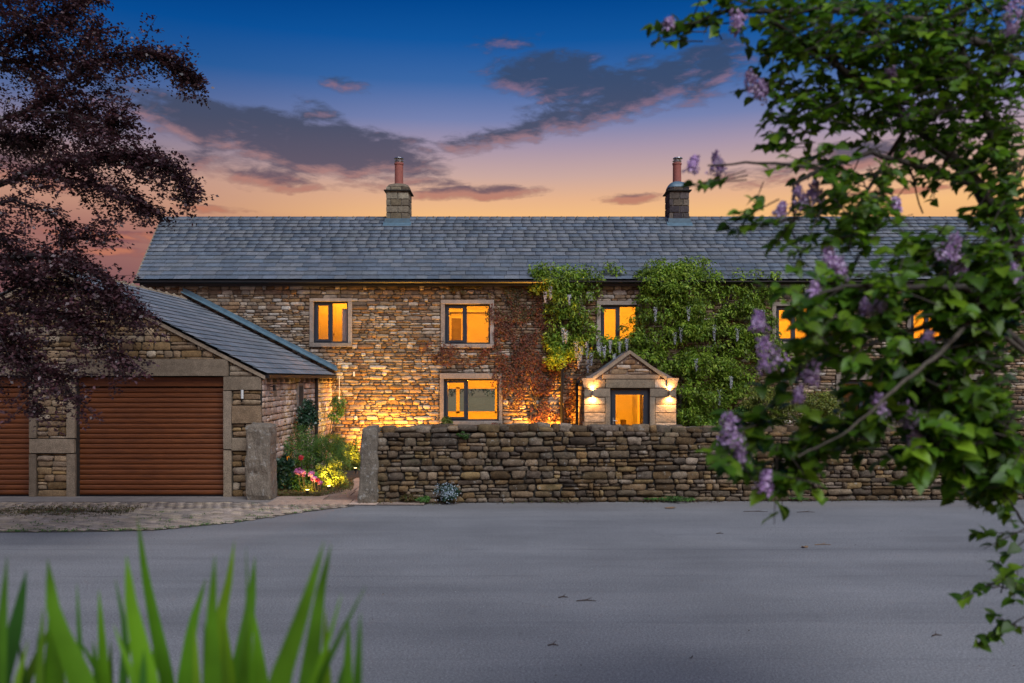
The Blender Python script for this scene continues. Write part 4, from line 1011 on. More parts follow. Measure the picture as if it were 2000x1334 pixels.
# ---------------- wisteria over the front
def ell_pts(px, py, rx, ry, n):
    a = rng.uniform(0, 2*math.pi, n); r = np.sqrt(rng.uniform(0, 1, n)); return px+rx*r*np.cos(a), py+ry*r*np.sin(a), r
def climber(name, label, blobs, leaf, stems, rac, mat, sz=.098, per=52, base_px=1200, cat='climbing plant'):
    t = thing(name, (GX(base_px, 22), 22.0, 0), label, cat)
    cs, rs_ = [], []
    for (px, py, rx, ry, n, bulge) in blobs:
        n = max(2, int(n*.60)); X, Yp, rr_ = ell_pts(px, py, rx, ry, n)
        for x, y, q in zip(X, Yp, rr_):
            Y = YW-.10-1.5*bulge*(1-q*q)*random.uniform(.05, 1)
            if y < 547: Y = min(Y, EY+(547-y)/F*22*.9*0-.0) if y > 540 else EY+.15*(547-y)/20
            cs.append(tuple(P(x, y, Y))); s_ = random.uniform(.6, 1.3)*.165; rs_.append((s_*1.25, s_*.8, s_))
    g = clump_leaves(cs, rs_, per, sz, droop=1.2, shape=leaf)
    foliage('foliage', [g], mat, t)
    mb = MB()
    for pts in stems:
        P3 = [P(x, y, YW-.08) for x, y in pts]; fine = []
        for a, b in zip(P3, P3[1:]):
            for q in range(5): fine.append(a.lerp(b, q/5)+Vector((random.uniform(-.03, .03), 0, random.uniform(-.03, .03))))
        fine.append(P3[-1]); n_ = len(fine); mb.tube(fine, [.045*(1-.75*i/n_) for i in range(n_)], 6)
    if stems: mb.build('stem', M['bark'], t)
    for (px, py) in rac:
        L = random.uniform(.26, .44); c = P(px, py, YW-.46-random.uniform(0, .16)); n = 110
        tt = rng.uniform(0, 1, n); rad = .055*(1-tt*.8); a = rng.uniform(0, 6.28, n)
        pos = np.stack([c.x+rad*np.cos(a), c.y+rad*np.sin(a), c.z-tt*L], 1); nr = np.stack([np.cos(a), np.sin(a), rng.normal(size=n)*.4], 1)
        foliage('flower_cluster', [(pos, rotmats(nr), rng.uniform(.02, .035, n), L_SMALL)], M['raceme'], t, kind=None)
    return t
climber('wisteria', 'green wisteria with pale hanging flowers climbing left of the porch up to the gutter',
    [(1075, 545, 48, 26, 34, .28), (1110, 540, 55, 22, 26, .25), (1060, 528, 28, 12, 10, .1), (1095, 580, 34, 44, 44, .3), (1125, 600, 35, 50, 34, .25), (1090, 640, 22, 45, 24, .22), (1110, 668, 40, 25, 26, .25), (1140, 645, 30, 22, 14, .2), (1090, 690, 22, 26, 18, .3), (1103, 700, 14, 26, 9, .25), (1160, 685, 45, 20, 20, .2), (1200, 672, 45, 14, 20, .2), (1215, 688, 28, 18, 12, .22), (1180, 528, 40, 7, 6, .1), (1140, 545, 30, 8, 12, .1), (1165, 610, 12, 50, 5, .1)],
    L_LONG, [[(1100, 900), (1096, 780), (1104, 690), (1090, 600), (1080, 548)], [(1104, 690), (1150, 676), (1200, 680)], [(1090, 600), (1120, 570), (1150, 552)]],
    [(1107+random.uniform(-2, 2), 645), (1125, 668), (1135, 675), (1146, 668), (1172, 668), (1180, 676), (1192, 664), (1155, 690), (1148, 702), (1210, 668), (1224, 660), (1065, 570), (1075, 560), (1112, 575), (1100, 640), (1168, 655), (1200, 690), (1130, 690)], M['wisteria'], base_px=1100)
climber('wisteria', 'large green wisteria covering the house front right of the porch',
    [(1300, 530, 52, 22, 40, .35), (1350, 530, 48, 24, 40, .35), (1275, 545, 30, 16, 14, .25), (1390, 545, 30, 14, 14, .2), (1430, 552, 60, 8, 14, .1), (1330, 570, 75, 34, 80, .4), (1290, 600, 45, 36, 44, .35), (1370, 610, 60, 40, 60, .35), (1435, 590, 55, 34, 40, .25), (1470, 580, 18, 30, 12, .2), (1285, 650, 40, 30, 32, .35), (1340, 650, 40, 30, 28, .35), (1400, 655, 60, 34, 50, .3), (1460, 640, 36, 50, 34, .25), (1265, 690, 34, 22, 22, .3), (1320, 705, 50, 30, 38, .4), (1385, 710, 60, 36, 52, .4), (1445, 715, 50, 36, 42, .35), (1350, 760, 36, 30, 34, .45), (1400, 770, 60, 34, 50, .45), (1345, 815, 28, 24, 28, .45), (1390, 820, 50, 24, 36, .45), (1460, 770, 40, 30, 24, .35), (1505, 575, 14, 22, 10, .15), (1503, 620, 10, 34, 8, .15), (1490, 680, 26, 40, 20, .2), (1535, 678, 26, 8, 6, .1), (1232, 640, 16, 24, 5, .12), (1245, 668, 26, 12, 12, .2), (1225, 660, 34, 8, 8, .12), (1530, 700, 50, 30, 30, .3), (1590, 560, 40, 8, 10, .1), (1480, 540, 50, 5, 8, .05)],
    L_LONG, [[(1335, 900), (1330, 780), (1300, 690), (1310, 600), (1300, 545)], [(1330, 780), (1390, 700), (1400, 620), (1440, 560)], [(1390, 700), (1460, 650), (1480, 570)], [(1300, 690), (1260, 680), (1245, 660)]],
    [(1345, 600), (1330, 640), (1395, 635), (1318, 650), (1405, 760), (1280, 600), (1440, 640), (1360, 700), (1428, 735), (1490, 605)], M['wisteria'], base_px=1335)
# wall creepers: thin leaves close to the stones
def creeper(name, label, blobs, mat, stems, base_px):
    t = thing(name, (GX(base_px, 22.1), 22.1, 0), label, 'creeper'); pos = []
    for (px, py, rx, ry, n) in blobs:
        X, Yp, q = ell_pts(px, py, rx, ry, n*3); keep = []
        for x, y in zip(X, Yp):
            v = mnoise.noise(Vector((x*.045, y*.03, 1.3)))+.5*mnoise.noise(Vector((x*.12, y*.10, 7)))
            if v+random.uniform(-.28, .28) > .02: keep.append((x, y))
        for x, y in keep[:n]: pos.append(tuple(P(x, y, YW-.055-random.uniform(0, .05))))
    pos = np.array(pos); n = len(pos); nr = rng.normal(size=(n, 3))*.45+np.array([0, -1, .25]); tg = rng.normal(size=(n, 3))*.6+np.array([0, 0, -1])
    foliage('foliage', [(pos, rotmats(nr, tg), rng.uniform(.028, .06, n), L_SMALL)], mat, t)
    mb = MB()
    for pts in stems:
        P3 = [P(x, y, YW-.06) for x, y in pts]; mb.tube(P3, [.018-.012*i/len(P3) for i in range(len(P3))], 5)
    mb.build('stem', M['bark'], t); return t
creeper('wall_creeper', 'red brown creeper spread over the stones between windows and wisteria',
    [(1020, 640, 55, 90, 3400), (1035, 730, 50, 90, 3600), (1060, 790, 35, 55, 1700), (985, 740, 26, 70, 700), (980, 620, 25, 50, 700), (900, 695, 60, 22, 620), (850, 680, 40, 16, 160), (1075, 700, 20, 100, 1200), (985, 690, 45, 20, 700), (1118, 750, 18, 70, 800), (960, 832, 20, 8, 90), (1145, 740, 10, 20, 60)],
    M['creeper'], [[(1060, 900), (1050, 800), (1030, 700), (1010, 600), (990, 560)], [(1050, 800), (1020, 740), (985, 690), (900, 695)], [(1030, 700), (1060, 640), (1070, 600)]], 1050)
creeper('wall_creeper', 'green brown creeper growing above the middle upstairs window below the gutter',
    [(890, 566, 26, 12, 260), (930, 560, 50, 12, 700), (1000, 565, 55, 22, 1500), (876, 600, 8, 18, 80), (1010, 600, 40, 30, 700), (952, 630, 4, 34, 60)], M['creeper_green'], [[(1010, 640), (1000, 590), (930, 562), (880, 566)]], 1000)

# ---------------- shrubs and flowers
def shrub(name, label, cat, centre, rad, n_cl, per, sz, mat, shape=L_SMALL, cl=.30, flowers=None, group=None, droop=0, stem=True):
    t = thing(name, (centre[0], centre[1], 0), label, cat, group); cs, rs_ = [], []
    for _ in range(n_cl):
        d = Vector((random.gauss(0, 1), random.gauss(0, 1), random.gauss(0, 1))).normalized()*random.uniform(.45, .85)
        cs.append((centre[0]+d.x*rad[0], centre[1]+d.y*rad[1], max(.06, centre[2]+d.z*rad[2]))); s_ = cl*random.uniform(.6, 1.2); rs_.append((s_*rad[0], s_*rad[1], s_*rad[2]))
    foliage('foliage', [clump_leaves(cs, rs_, per, sz, shape=shape, droop=droop, shell=.3)], mat, t)
    if stem:
        mb = MB()
        for i in range(4):
            q = cs[i % len(cs)]; mb.tube([(centre[0]+random.uniform(-.05, .05), centre[1], -.02), ((centre[0]+q[0])/2, (centre[1]+q[1])/2, q[2]*.5), q], [.016, .012, .005], 5)
        mb.build('stem', M['bark'], t)
    return t
def gshrub(px, py, Y, rpx, rpy, name, label, cat, mat, n_cl=40, per=60, sz=.05, **k):
    c = P(px, py, Y); r = rpx/F*Y; rz = rpy/F*Y
    return shrub(name, label, cat, (c.x, c.y, c.z), (r, r*.8, rz), n_cl, per, sz, mat, **k)
gshrub(642, 898, 17.9, 46, 52, 'garden_shrub', 'dense rounded dark green shrub beside the garden path', 'shrub', M['bush'], 60, 130, .035, shape=L_LONG)
gshrub(590, 880, 17.8, 56, 56, 'garden_shrub', 'grey green feathery shrub beside the garage side wall', 'shrub', M['bush'], 60, 110, .045, shape=L_LONG)
gshrub(556, 925, 16.6, 24, 36, 'peony_bush', 'dark leaved peony bush with pink blooms behind the gatepost', 'peony', M['bush_dark'], 34, 60, .075, shape=L_SMALL)
gshrub(592, 938, 16.7, 34, 26, 'garden_shrub', 'low green shrub under the pink peony blooms', 'shrub', M['bush'], 34, 60, .06)
gshrub(656, 798, 21.0, 24, 34, 'small_tree', 'slender young tree with a bright green tuft beside the garage back corner', 'tree', M['bush'], 22, 26, .06, cl=.35, stem=False)
mb = MB()
tr_ = bpy.data.objects['small_tree']
for px in ((640, 900, 650, 805), (632, 905, 636, 790), (628, 900, 632, 800), (640, 860, 668, 812)): mb.tube([P(px[0], px[1], 21.3), P((px[0]+px[2])/2-2, (px[1]+px[3])/2, 21.3), P(px[2], px[3], 21.3)], [.02, .016, .008], 6)
mb.build('trunk', M['bark_pale'], tr_)
t = gshrub(601, 812, 18.3, 22, 34, 'wall_shrub', 'dark glossy shrub trained up the garage side wall', 'shrub', M['bush_dark'], 60, 40, .06, cl=.38)
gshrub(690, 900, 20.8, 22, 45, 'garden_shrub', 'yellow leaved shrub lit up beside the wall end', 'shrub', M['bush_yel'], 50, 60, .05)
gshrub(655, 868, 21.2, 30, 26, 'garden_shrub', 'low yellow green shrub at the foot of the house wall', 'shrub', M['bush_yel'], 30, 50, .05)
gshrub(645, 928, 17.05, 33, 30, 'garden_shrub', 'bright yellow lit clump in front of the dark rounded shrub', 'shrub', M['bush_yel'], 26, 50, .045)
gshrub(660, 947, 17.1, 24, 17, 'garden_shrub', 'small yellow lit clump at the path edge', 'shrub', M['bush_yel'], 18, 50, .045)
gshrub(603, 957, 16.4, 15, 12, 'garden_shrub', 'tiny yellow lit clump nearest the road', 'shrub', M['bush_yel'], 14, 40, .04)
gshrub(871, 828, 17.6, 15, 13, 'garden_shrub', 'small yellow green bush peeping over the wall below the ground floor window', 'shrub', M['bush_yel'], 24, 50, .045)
# fill down to the ground behind the wall for that bush
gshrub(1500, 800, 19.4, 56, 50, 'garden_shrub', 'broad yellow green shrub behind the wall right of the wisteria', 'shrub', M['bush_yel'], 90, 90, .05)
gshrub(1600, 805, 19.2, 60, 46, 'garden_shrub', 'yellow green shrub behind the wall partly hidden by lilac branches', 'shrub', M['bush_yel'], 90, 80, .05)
gshrub(1450, 815, 19.6, 30, 30, 'garden_shrub', 'small green shrub between wisteria and yellow shrub', 'shrub', M['bush'], 40, 80, .05)
fp = gshrub(873, 963, 15.15, 25, 17, 'flowering_plant', 'blue white flowering plant at the foot of the boundary wall', 'plant', M['bush_dark'], 30, 40, .035, cl=.45, stem=False)
q = P(873, 961, 15.12); fpos = np.array(q)+rng.normal(size=(420, 3))*np.array([.10, .06, .075]); fpos[:, 2] = np.abs(fpos[:, 2]); fpos[:, 1] -= .05
foliage('blossom', [(fpos, rotmats(rng.normal(size=(420, 3))*.5+np.array([0, -1, .5])), rng.uniform(.012, .026, 420), L_SMALL)], M['bluefl'], fp)
gshrub(800, 972, 15.25, 20, 9, 'wall_plant', 'small reddish plant at the wall foot left of the blue flowers', 'plant', M['ground_cover'], 20, 40, .03, stem=False)
gshrub(828, 975, 15.2, 18, 6, 'wall_plant', 'low green plant at the wall foot beside the blue flowers', 'plant', M['bush'], 16, 40, .03, stem=False)
gshrub(1320, 974, 15.45, 44, 6, 'wall_plant', 'low green weeds at the wall foot below the porch', 'plant', M['bush'], 34, 40, .03, stem=False)
gshrub(1265, 976, 15.45, 20, 4, 'wall_plant', 'tiny weeds at the wall foot left of the green patch', 'plant', M['bush'], 14, 30, .025, stem=False)
gshrub(1560, 976, 15.5, 24, 4, 'wall_plant', 'tiny weeds at the wall foot below the lilac tips', 'plant', M['bush'], 14, 30, .025, stem=False)
gshrub(905, 850, 15.3, 16, 8, 'wall_plant', 'small green plant growing from the top of the boundary wall', 'plant', M['bush'], 14, 40, .03, stem=False)
# blooms on the peony
peony = bpy.data.objects['peony_bush']
for (px, py, m_, s_) in ((582, 921, 'pink', .07), (590, 924, 'pink', .075), (608, 926, 'pink', .06), (613, 935, 'pink', .06), (620, 938, 'red', .045), (625, 943, 'pink', .045), (588, 894, 'red', .05)):
    c = P(px, py, 16.25); n = 60; d = rng.normal(size=(n, 3)); d /= np.linalg.norm(d, axis=1, keepdims=True)
    foliage('bloom', [(np.array(c)+d*s_*.6, rotmats(d+rng.normal(size=(n, 3))*.3), np.full(n, s_*.9), L_SMALL)], M[m_], peony, kind=None)
    mb = MB(); mb.tube([(c.x, c.y, c.z-s_*.5), (c.x+.02, c.y+.06, c.z-.25), (c.x+.04, 16.5, .0)], [.008, .008, .008], 5); mb.build('stem', M['bark'], peony)
# bed soil and ground cover along the path edge
mb = MB(); mb.poly([(-4.66, 16.0, .01), (-4.05, 16.0, .01), (-3.7, 17.4, .012), (-3.55, 19, .012), (-3.2, 20.6, .012), (-1.9, 21.2, .012), (-1.9, 22.15, .012), (-4.66, 22.15, .012)])
tag(mb.build('flower_bed', M['soil']), 'soil of the planted bed between garage and path', kind='structure')
pos = []
for i in range(5200):
    px = random.uniform(533, 690); f = (px-533)/160; py = 968-26*max(0, f-.55)*1.7+random.gauss(0, 5); py = min(py, 974-30*max(0, f-.5))
    g_ = ground(px, py); pos.append((g_.x, max(16.02, g_.y), random.uniform(.0, .09)))
pos = np.array(pos); n = len(pos); nr = rng.normal(size=(n, 3))*.5+np.array([0, -.4, 1])
tag(foliage('ground_cover', [(pos, rotmats(nr), rng.uniform(.02, .045, n), L_SMALL)], M['ground_cover'], None), 'red and green ground cover edging the flower bed', kind='stuff')
# moss and grit heap on the drive at the far left
pos = np.stack([rng.uniform(-8.6, -6.3, 3800), rng.normal(14.25, .28, 3800), rng.uniform(.015, .05, 3800)], 1); n = len(pos)
tag(foliage('moss_patch', [(pos, rotmats(rng.normal(size=(n, 3))*.5+np.array([0, 0, 1])), rng.uniform(.012, .035, n), L_SMALL)], M['ground_cover'], None), 'mossy leaf litter on the drive below the copper beech', kind='stuff')
# dirt, dead leaves and weeds gathered along the foot of the boundary wall
pos = []
for _ in range(5200):
    u = random.uniform(-.3, 11.5); 
    if mnoise.noise(Vector((u*1.3, 2, 0)))+random.uniform(-.3, .3) < .02: continue
    q = bpt(u, -abs(random.gauss(0, .09))-.06, 0); pos.append((q.x, q.y, random.uniform(.004, .04)))
pos = np.array(pos); n = len(pos); hf = n*2//3
tag(foliage('wall_foot_litter', [(pos[:hf], rotmats(rng.normal(size=(hf, 3))*.5+np.array([0, 0, 1])), rng.uniform(.012, .035, hf), L_SMALL)], M['twig'], None), 'dirt and dead leaves along the foot of the boundary wall', kind='stuff')
tag(foliage('wall_foot_weeds', [(pos[hf:]+np.array([0, .03, .0]), rotmats(rng.normal(size=(n-hf, 3))*.6+np.array([0, -.6, .6])), rng.uniform(.014, .04, n-hf), L_SMALL)], M['ground_cover'], None), 'sparse weeds along the foot of the boundary wall', kind='stuff')
# weeds between pavers
pos = []
for i in range(130):
    x = random.uniform(-7.4, -3.2); y = drive_edge(x)+.06+abs(random.gauss(0, .9)) if random.random() < .6 else drive_edge(x)+random.uniform(0, .08)
    for _ in range(14): pos.append((x+random.gauss(0, .05), y+random.gauss(0, .03), random.uniform(.012, .03)))
pos = np.array(pos); n = len(pos)
tag(foliage('paving_weeds', [(pos, rotmats(rng.normal(size=(n, 3))*.6+np.array([0, -.3, 1])), rng.uniform(.012, .03, n), L_SMALL)], M['bush'], None), 'tiny weeds growing in the driveway joints', kind='stuff')
# garden spotlights
def garden_light(x, y, e, label, spot=110, tilt=(0, 0), col=AMBER, z=.12, aim=None):
    t = thing('garden_spotlight', (x, y, 0), label, 'spotlight', 'garden spotlights in the beds')
    mb = MB(); mb.cyl((x, y, 0), (x, y, z-.05), .012, n=6); mb.build('spike', M['black'], t)
    mb = MB(); mb.cyl((x, y, z-.05), (x, y, z+.02), .03, .04, n=12); mb.build('lamp_body', M['black'], t)
    mb = MB(); mb.cyl((x, y, z+.021), (x, y, z+.024), .032, n=12); mb.build('lens', M['lamp'], t)
    if aim: q = (Vector(aim)-Vector((x, y, z))).to_track_quat('-Z', 'Y').to_euler()
    else: q = (math.pi, 0, 0)
    area_or_point('lamp', 'SPOT', (x, y, z+.04), e, col, .03, t, rot=q, spot=spot, blend=.9)
UP = (1.0, .43, .055)
garden_light(GX(770, 21.6), 21.70, 900, 'spotlight at the house foot lighting the stones left of the lower window', aim=(GX(775, 22), 22.2, 1.35), spot=140, col=UP)
garden_light(GX(700, 21.6), 21.82, 210, 'spotlight at the house foot near the garden path', aim=(GX(700, 22), 22.2, 1.5), spot=110, col=UP)
garden_light(GX(1062, 21.6), 21.76, 1900, 'spotlight below the red creeper', aim=(GX(1065, 22), 22.2, 1.6), spot=100, col=UP)
YEL = (1.0, .62, .10)
garden_light(GX(644, 16.7), 16.62, 150, 'spotlight among the yellow clumps by the path', spot=95, col=YEL, aim=(GX(648, 17), 17.3, .5))
garden_light(GX(603, 16.15), 16.05, 22, 'spotlight nearest the road in the flower bed', spot=150, col=YEL, aim=(GX(605, 16.4), 16.6, .3))
garden_light(GX(694, 20), 20.0, 330, 'spotlight below the yellow shrub at the wall end', spot=85, col=YEL, aim=(GX(690, 20.8), 21, 1))
#@@TREES
# ================================================================== copper beech
beech = thing('copper_beech', (-9.3, 12.2, 0), 'dark red copper beech overhanging the garage from the left', 'tree')
mb = MB(); tk = [(-9.3, 12.2, -.05), (-9.25, 12.2, 1.5), (-9.15, 12.1, 3), (-9.1, 12.0, 4.5), (-9.0, 12.0, 6.5), (-8.9, 12, 9)]
mb.tube(tk, [.42, .34, .30, .26, .2, .1], 12); mb.build('trunk', M['beech_bark'], beech, smooth=True)
limbs = [  # polyline in picture directions at a distance, radius
    ([(-190, 330), (-60, 250), (60, 215), (150, 150), (225, 108), (300, 98), (352, 118), (405, 155)], 11.8, 12.2, .07, 1.0),
    ([(-190, 200), (-50, 110), (60, 60), (130, 25), (180, -20)], 11.5, 12.4, .07, 1.1),
    ([(-190, 120), (-60, 0), (30, -50), (90, -90)], 11.5, 12.4, .07, 1.1),
    ([(-190, 430), (-50, 380), (80, 330), (190, 300), (280, 300), (345, 325), (388, 372)], 11.6, 11.4, .08, 1.0),
    ([(60, 335), (150, 350), (230, 365), (280, 395), (300, 410)], 11.6, 11.4, .035, .9),
    ([(60, 215), (140, 220), (210, 260), (262, 215)], 11.8, 11.6, .035, .8),
    ([(-190, 500), (-80, 410), (40, 385), (110, 420), (140, 465), (215, 458)], 11.2, 11.2, .06, .8),
    ([(-190, 560), (-60, 520), (80, 495), (160, 510), (230, 560), (300, 640)], 11.2, 10.8, .07, 1.15),
    ([(-190, 600), (-60, 590), (60, 600), (150, 620), (230, 680), (262, 712)], 11.0, 10.8, .07, 1.15),
    ([(-190, 640), (-50, 660), (50, 700), (120, 730), (160, 790)], 10.8, 10.6, .06, 1.0),
    ([(-190, 560), (-60, 600), (20, 660), (60, 740), (70, 800)], 10.8, 10.6, .06, 1.0),
    ([(-60, 520), (60, 540), (150, 560), (250, 600)], 11.4, 11.2, .05, 1.2),
    ([(-120, 300), (0, 260), (70, 280), (150, 250), (190, 200)], 12.2, 12.4, .05, 1.0),
    ([(-120, 120), (0, 120), (80, 130), (160, 90), (200, 60)], 12.2, 12.4, .05, .9),
    ([(-120, 470), (0, 460), (60, 520), (40, 600)], 11.4, 11.4, .05, 1.0)]
mb = MB(); SP = []; SD = []; SS = []
def interp(pts, t):
    s_ = t*(len(pts)-1); i = min(int(s_), len(pts)-2); return pts[i].lerp(pts[i+1], s_-i), (pts[i+1]-pts[i]).normalized()
for pts, Y0, Y1, r0, dens in limbs:
    pts = [(x-(22*max(0, x)/400), y) for x, y in pts]; n = len(pts); P3 = [P(x, y, Y0+(Y1-Y0)*i/(n-1)) for i, (x, y) in enumerate(pts)]
    fine = []
    for i in range((n-1)*4+1): q, _ = interp(P3, i/((n-1)*4)); fine.append(q+Vector((random.gauss(0, .02),)*3))
    m_ = len(fine); mb.tube(fine, [max(.005, .62*r0*(1-i/m_)**1.1) for i in range(m_)], 6)
    L = sum((b-a).length for a, b in zip(P3, P3[1:]))
    dens *= 1.35 if pts[-1][1] < 430 else .8
    for j in range(int(L*26*dens)):
        t = random.uniform(.12, 1)**.8; q, d = interp(P3, t); 
        side = Vector((random.gauss(0, 1), random.gauss(0, 1), random.gauss(0, .55)-.1)).normalized()
        dd = (d*.75+side*.75+Vector((.15, 0, -.12))).normalized(); ln = random.uniform(.25, 1.15)*(1.12-.82*t)
        seg = [q, q+dd*ln*.5, q+dd*ln+Vector((0, 0, -.06*ln))]; mb.tube(seg, [.008, .005, .002], 3)
        for k in range(max(2, int(ln/.085))):
            f = (k+.5)/max(2, int(ln/.085)); c = q.lerp(seg[2], f); tw = (dd*.5+Vector((random.gauss(0, 1), random.gauss(0, 1), random.gauss(0, .5)-.15)).normalized()).normalized()
            SP.append(tuple(c)); SD.append(tuple(tw)); SS.append(random.uniform(.12, .26))
mb.build('branches', M['beech_bark'], beech)
SP, SD, SS = map(np.array, (SP, SD, SS)); per = 12
pos = np.repeat(SP, per, 0); dr_ = np.repeat(SD, per, 0); ss = np.repeat(SS, per); n = len(pos); f = np.tile(np.arange(per)/per, len(SP))
side = np.cross(dr_, np.array([0, 0, 1.0])); side /= np.maximum(1e-6, np.linalg.norm(side, axis=1, keepdims=True)); sg = np.where(np.tile(np.arange(per) % 2, len(SP)) == 0, 1, -1)[:, None]
pos = pos+dr_*(f*ss)[:, None]+side*sg*.012+rng.normal(size=(n, 3))*.018
tg = dr_*.6+side*sg+rng.normal(size=(n, 3))*.25; nr = np.array([0, 0, 1.0])+rng.normal(size=(n, 3))*.6
foliage('crown', [(pos, rotmats(nr, tg), rng.uniform(.036, .066, n), L_SMALL)], M['beech'], beech)
print('beech leaves', n)
# ================================================================== lilac
lil = thing('lilac', (3.3, 4.3, 1.0), 'lilac bush with purple blossom leaning in from the right foreground', 'lilac')
mb = MB()
LB = [ # branches: (px,py,Y) list, radius start
    ([(2230, 1500, 4.6), (2160, 1000, 4.5), (2050, 620, 4.4), (1985, 480, 4.35), (1910, 360, 4.3), (1840, 290, 4.3), (1780, 235, 4.3), (1700, 180, 4.2), (1600, 100, 4.2), (1500, 40, 4.1)], .055),
    ([(2160, 1000, 4.5), (2120, 500, 4.6), (2080, 200, 4.6), (2040, -60, 4.6), (2020, -200, 4.6)], .05),
    ([(1910, 360, 4.3), (1850, 345, 4.2), (1790, 320, 4.1), (1700, 300, 4.1), (1600, 330, 4.0), (1480, 316, 3.9), (1380, 325, 3.9)], .02),
    ([(1985, 480, 4.35), (1950, 300, 4.4), (1900, 150, 4.4), (1850, 0, 4.4)], .03),
    ([(2080, 200, 4.6), (1950, 100, 4.4), (1800, 40, 4.3), (1650, 20, 4.2), (1420, 20, 4.1), (1330, 60, 4.1)], .03),
    ([(2120, 800, 4.2), (2020, 700, 4.0), (1900, 620, 3.7), (1835, 690, 3.5), (1780, 735, 3.42), (1735, 770, 3.36), (1690, 815, 3.33), (1630, 860, 3.32), (1560, 890, 3.35)], .014),
    ([(2020, 700, 4.0), (1880, 560, 3.7), (1760, 560, 3.6), (1650, 560, 3.5), (1560, 590, 3.4)], .02),
    ([(1900, 610, 3.8), (1760, 650, 3.7), (1650, 690, 3.6), (1560, 720, 3.6)], .014),
    ([(1780, 235, 4.3), (1720, 330, 4.2), (1660, 430, 4.1), (1600, 500, 4.0)], .014),
    ([(1600, 330, 4.0), (1550, 360, 4.0), (1550, 440, 4.0), (1520, 470, 4)], .010),
    ([(1985, 480, 4.35), (1900, 500, 4.2), (1800, 520, 4.1), (1700, 560, 4.0)], .014),
    ([(2140, 900, 4.2), (2050, 900, 4.1), (1950, 880, 4.0), (1850, 860, 3.9)], .018),
    ([(2140, 900, 4.2), (2070, 1000, 4.1), (2010, 1040, 4.0), (1985, 1000, 3.9), (1960, 960, 3.9)], .014),
    ([(2140, 950, 4.2), (2080, 1100, 4.1), (2020, 1140, 4.0), (1975, 1150, 4.0), (1930, 1140, 3.9)], .012),
    ([(2160, 1000, 4.4), (2080, 1180, 4.1), (2020, 1230, 4.0), (1960, 1220, 3.9)], .012),
    ([(1780, 330, 4.2), (1800, 420, 4.3)], .006)]
for pts, r0 in LB:
    P3 = [P(*q) for q in pts]; n = len(P3); fine = []
    for i in range((n-1)*4+1): q, _ = interp(P3, i/((n-1)*4)); fine.append(q+Vector((random.gauss(0, .006),)*3))
    m_ = len(fine); tb = MB() if pts[0][0] == 2120 and pts[0][1] == 800 else mb
    tb.tube(fine, [max(.004, r0*(1-.85*i/m_)) for i in range(m_)], 7)
    if tb is not mb: tb.build('bare_branch', M['bark_pale'], lil, smooth=True)
# leaf zones: px, py, rx, ry, sprigs, Y range
Z = [(1930, 90, 120, 110, 52, 4.0, 4.9), (1780, 80, 120, 90, 44, 4.0, 4.8), (1640, 60, 110, 70, 30, 3.9, 4.6), (1520, 40, 70, 50, 16, 3.9, 4.4), (1390, 25, 55, 40, 9, 3.9, 4.2), (1345, 60, 25, 30, 4, 3.9, 4.1),
     (1560, 150, 70, 60, 14, 3.9, 4.4), (1640, 200, 80, 60, 14, 4.0, 4.5), (1760, 190, 100, 60, 20, 4.0, 4.6), (1900, 240, 100, 90, 30, 4.0, 4.8), (1975, 340, 40, 110, 22, 4.0, 4.6), (1545, 240, 30, 50, 7, 4.0, 4.3),
     (1580, 300, 60, 50, 9, 3.9, 4.3), (1690, 330, 60, 50, 12, 3.9, 4.3), (1640, 390, 60, 40, 14, 3.8, 4.2), (1720, 410, 40, 40, 8, 3.8, 4.2), (1400, 345, 30, 18, 3, 3.9, 4.0), (1850, 330, 70, 30, 6, 4.0, 4.4),
     (1560, 440, 60, 36, 9, 3.7, 4.1), (1475, 420, 25, 40, 4, 3.8, 4.0), (1660, 470, 50, 30, 8, 3.7, 4.1), (1800, 480, 60, 36, 7, 3.7, 4.1), (1940, 480, 60, 60, 16, 3.8, 4.4), (1840, 340, 30, 16, 3, 4.0, 4.2),
     (1590, 620, 40, 44, 11, 3.3, 3.7), (1545, 575, 26, 26, 5, 3.3, 3.6), (1640, 590, 55, 46, 14, 3.4, 3.8), (1730, 600, 70, 70, 26, 3.4, 4.0), (1640, 670, 60, 40, 16, 3.4, 3.9), (1840, 560, 60, 50, 16, 3.5, 4.2), (1850, 660, 80, 80, 40, 3.5, 4.2), (1950, 620, 60, 110, 50, 3.6, 4.4),
     (1760, 750, 70, 60, 24, 3.5, 4.0), (1900, 800, 90, 80, 46, 3.5, 4.3), (1970, 900, 50, 70, 26, 3.6, 4.2), (1850, 880, 60, 40, 20, 3.5, 4.0), (1560, 720, 30, 24, 4, 3.4, 3.7),
     (1480, 850, 40, 40, 9, 3.5, 3.7), (1550, 900, 60, 40, 16, 3.5, 3.8), (1610, 850, 50, 30, 11, 3.5, 3.8), (1690, 850, 40, 30, 9, 3.5, 3.8), (1590, 935, 30, 22, 5, 3.5, 3.7), (1450, 905, 24, 18, 3, 3.5, 3.7),
     (1960, 960, 34, 30, 9, 3.7, 4.0), (1975, 1040, 24, 34, 5, 3.8, 4.0), (1985, 1130, 26, 30, 6, 3.8, 4.0), (1940, 1140, 22, 10, 2, 3.8, 4.0), (1970, 1225, 26, 18, 4, 3.8, 4.0)]
lp, lr, lz = [], [], []; sc_ = []
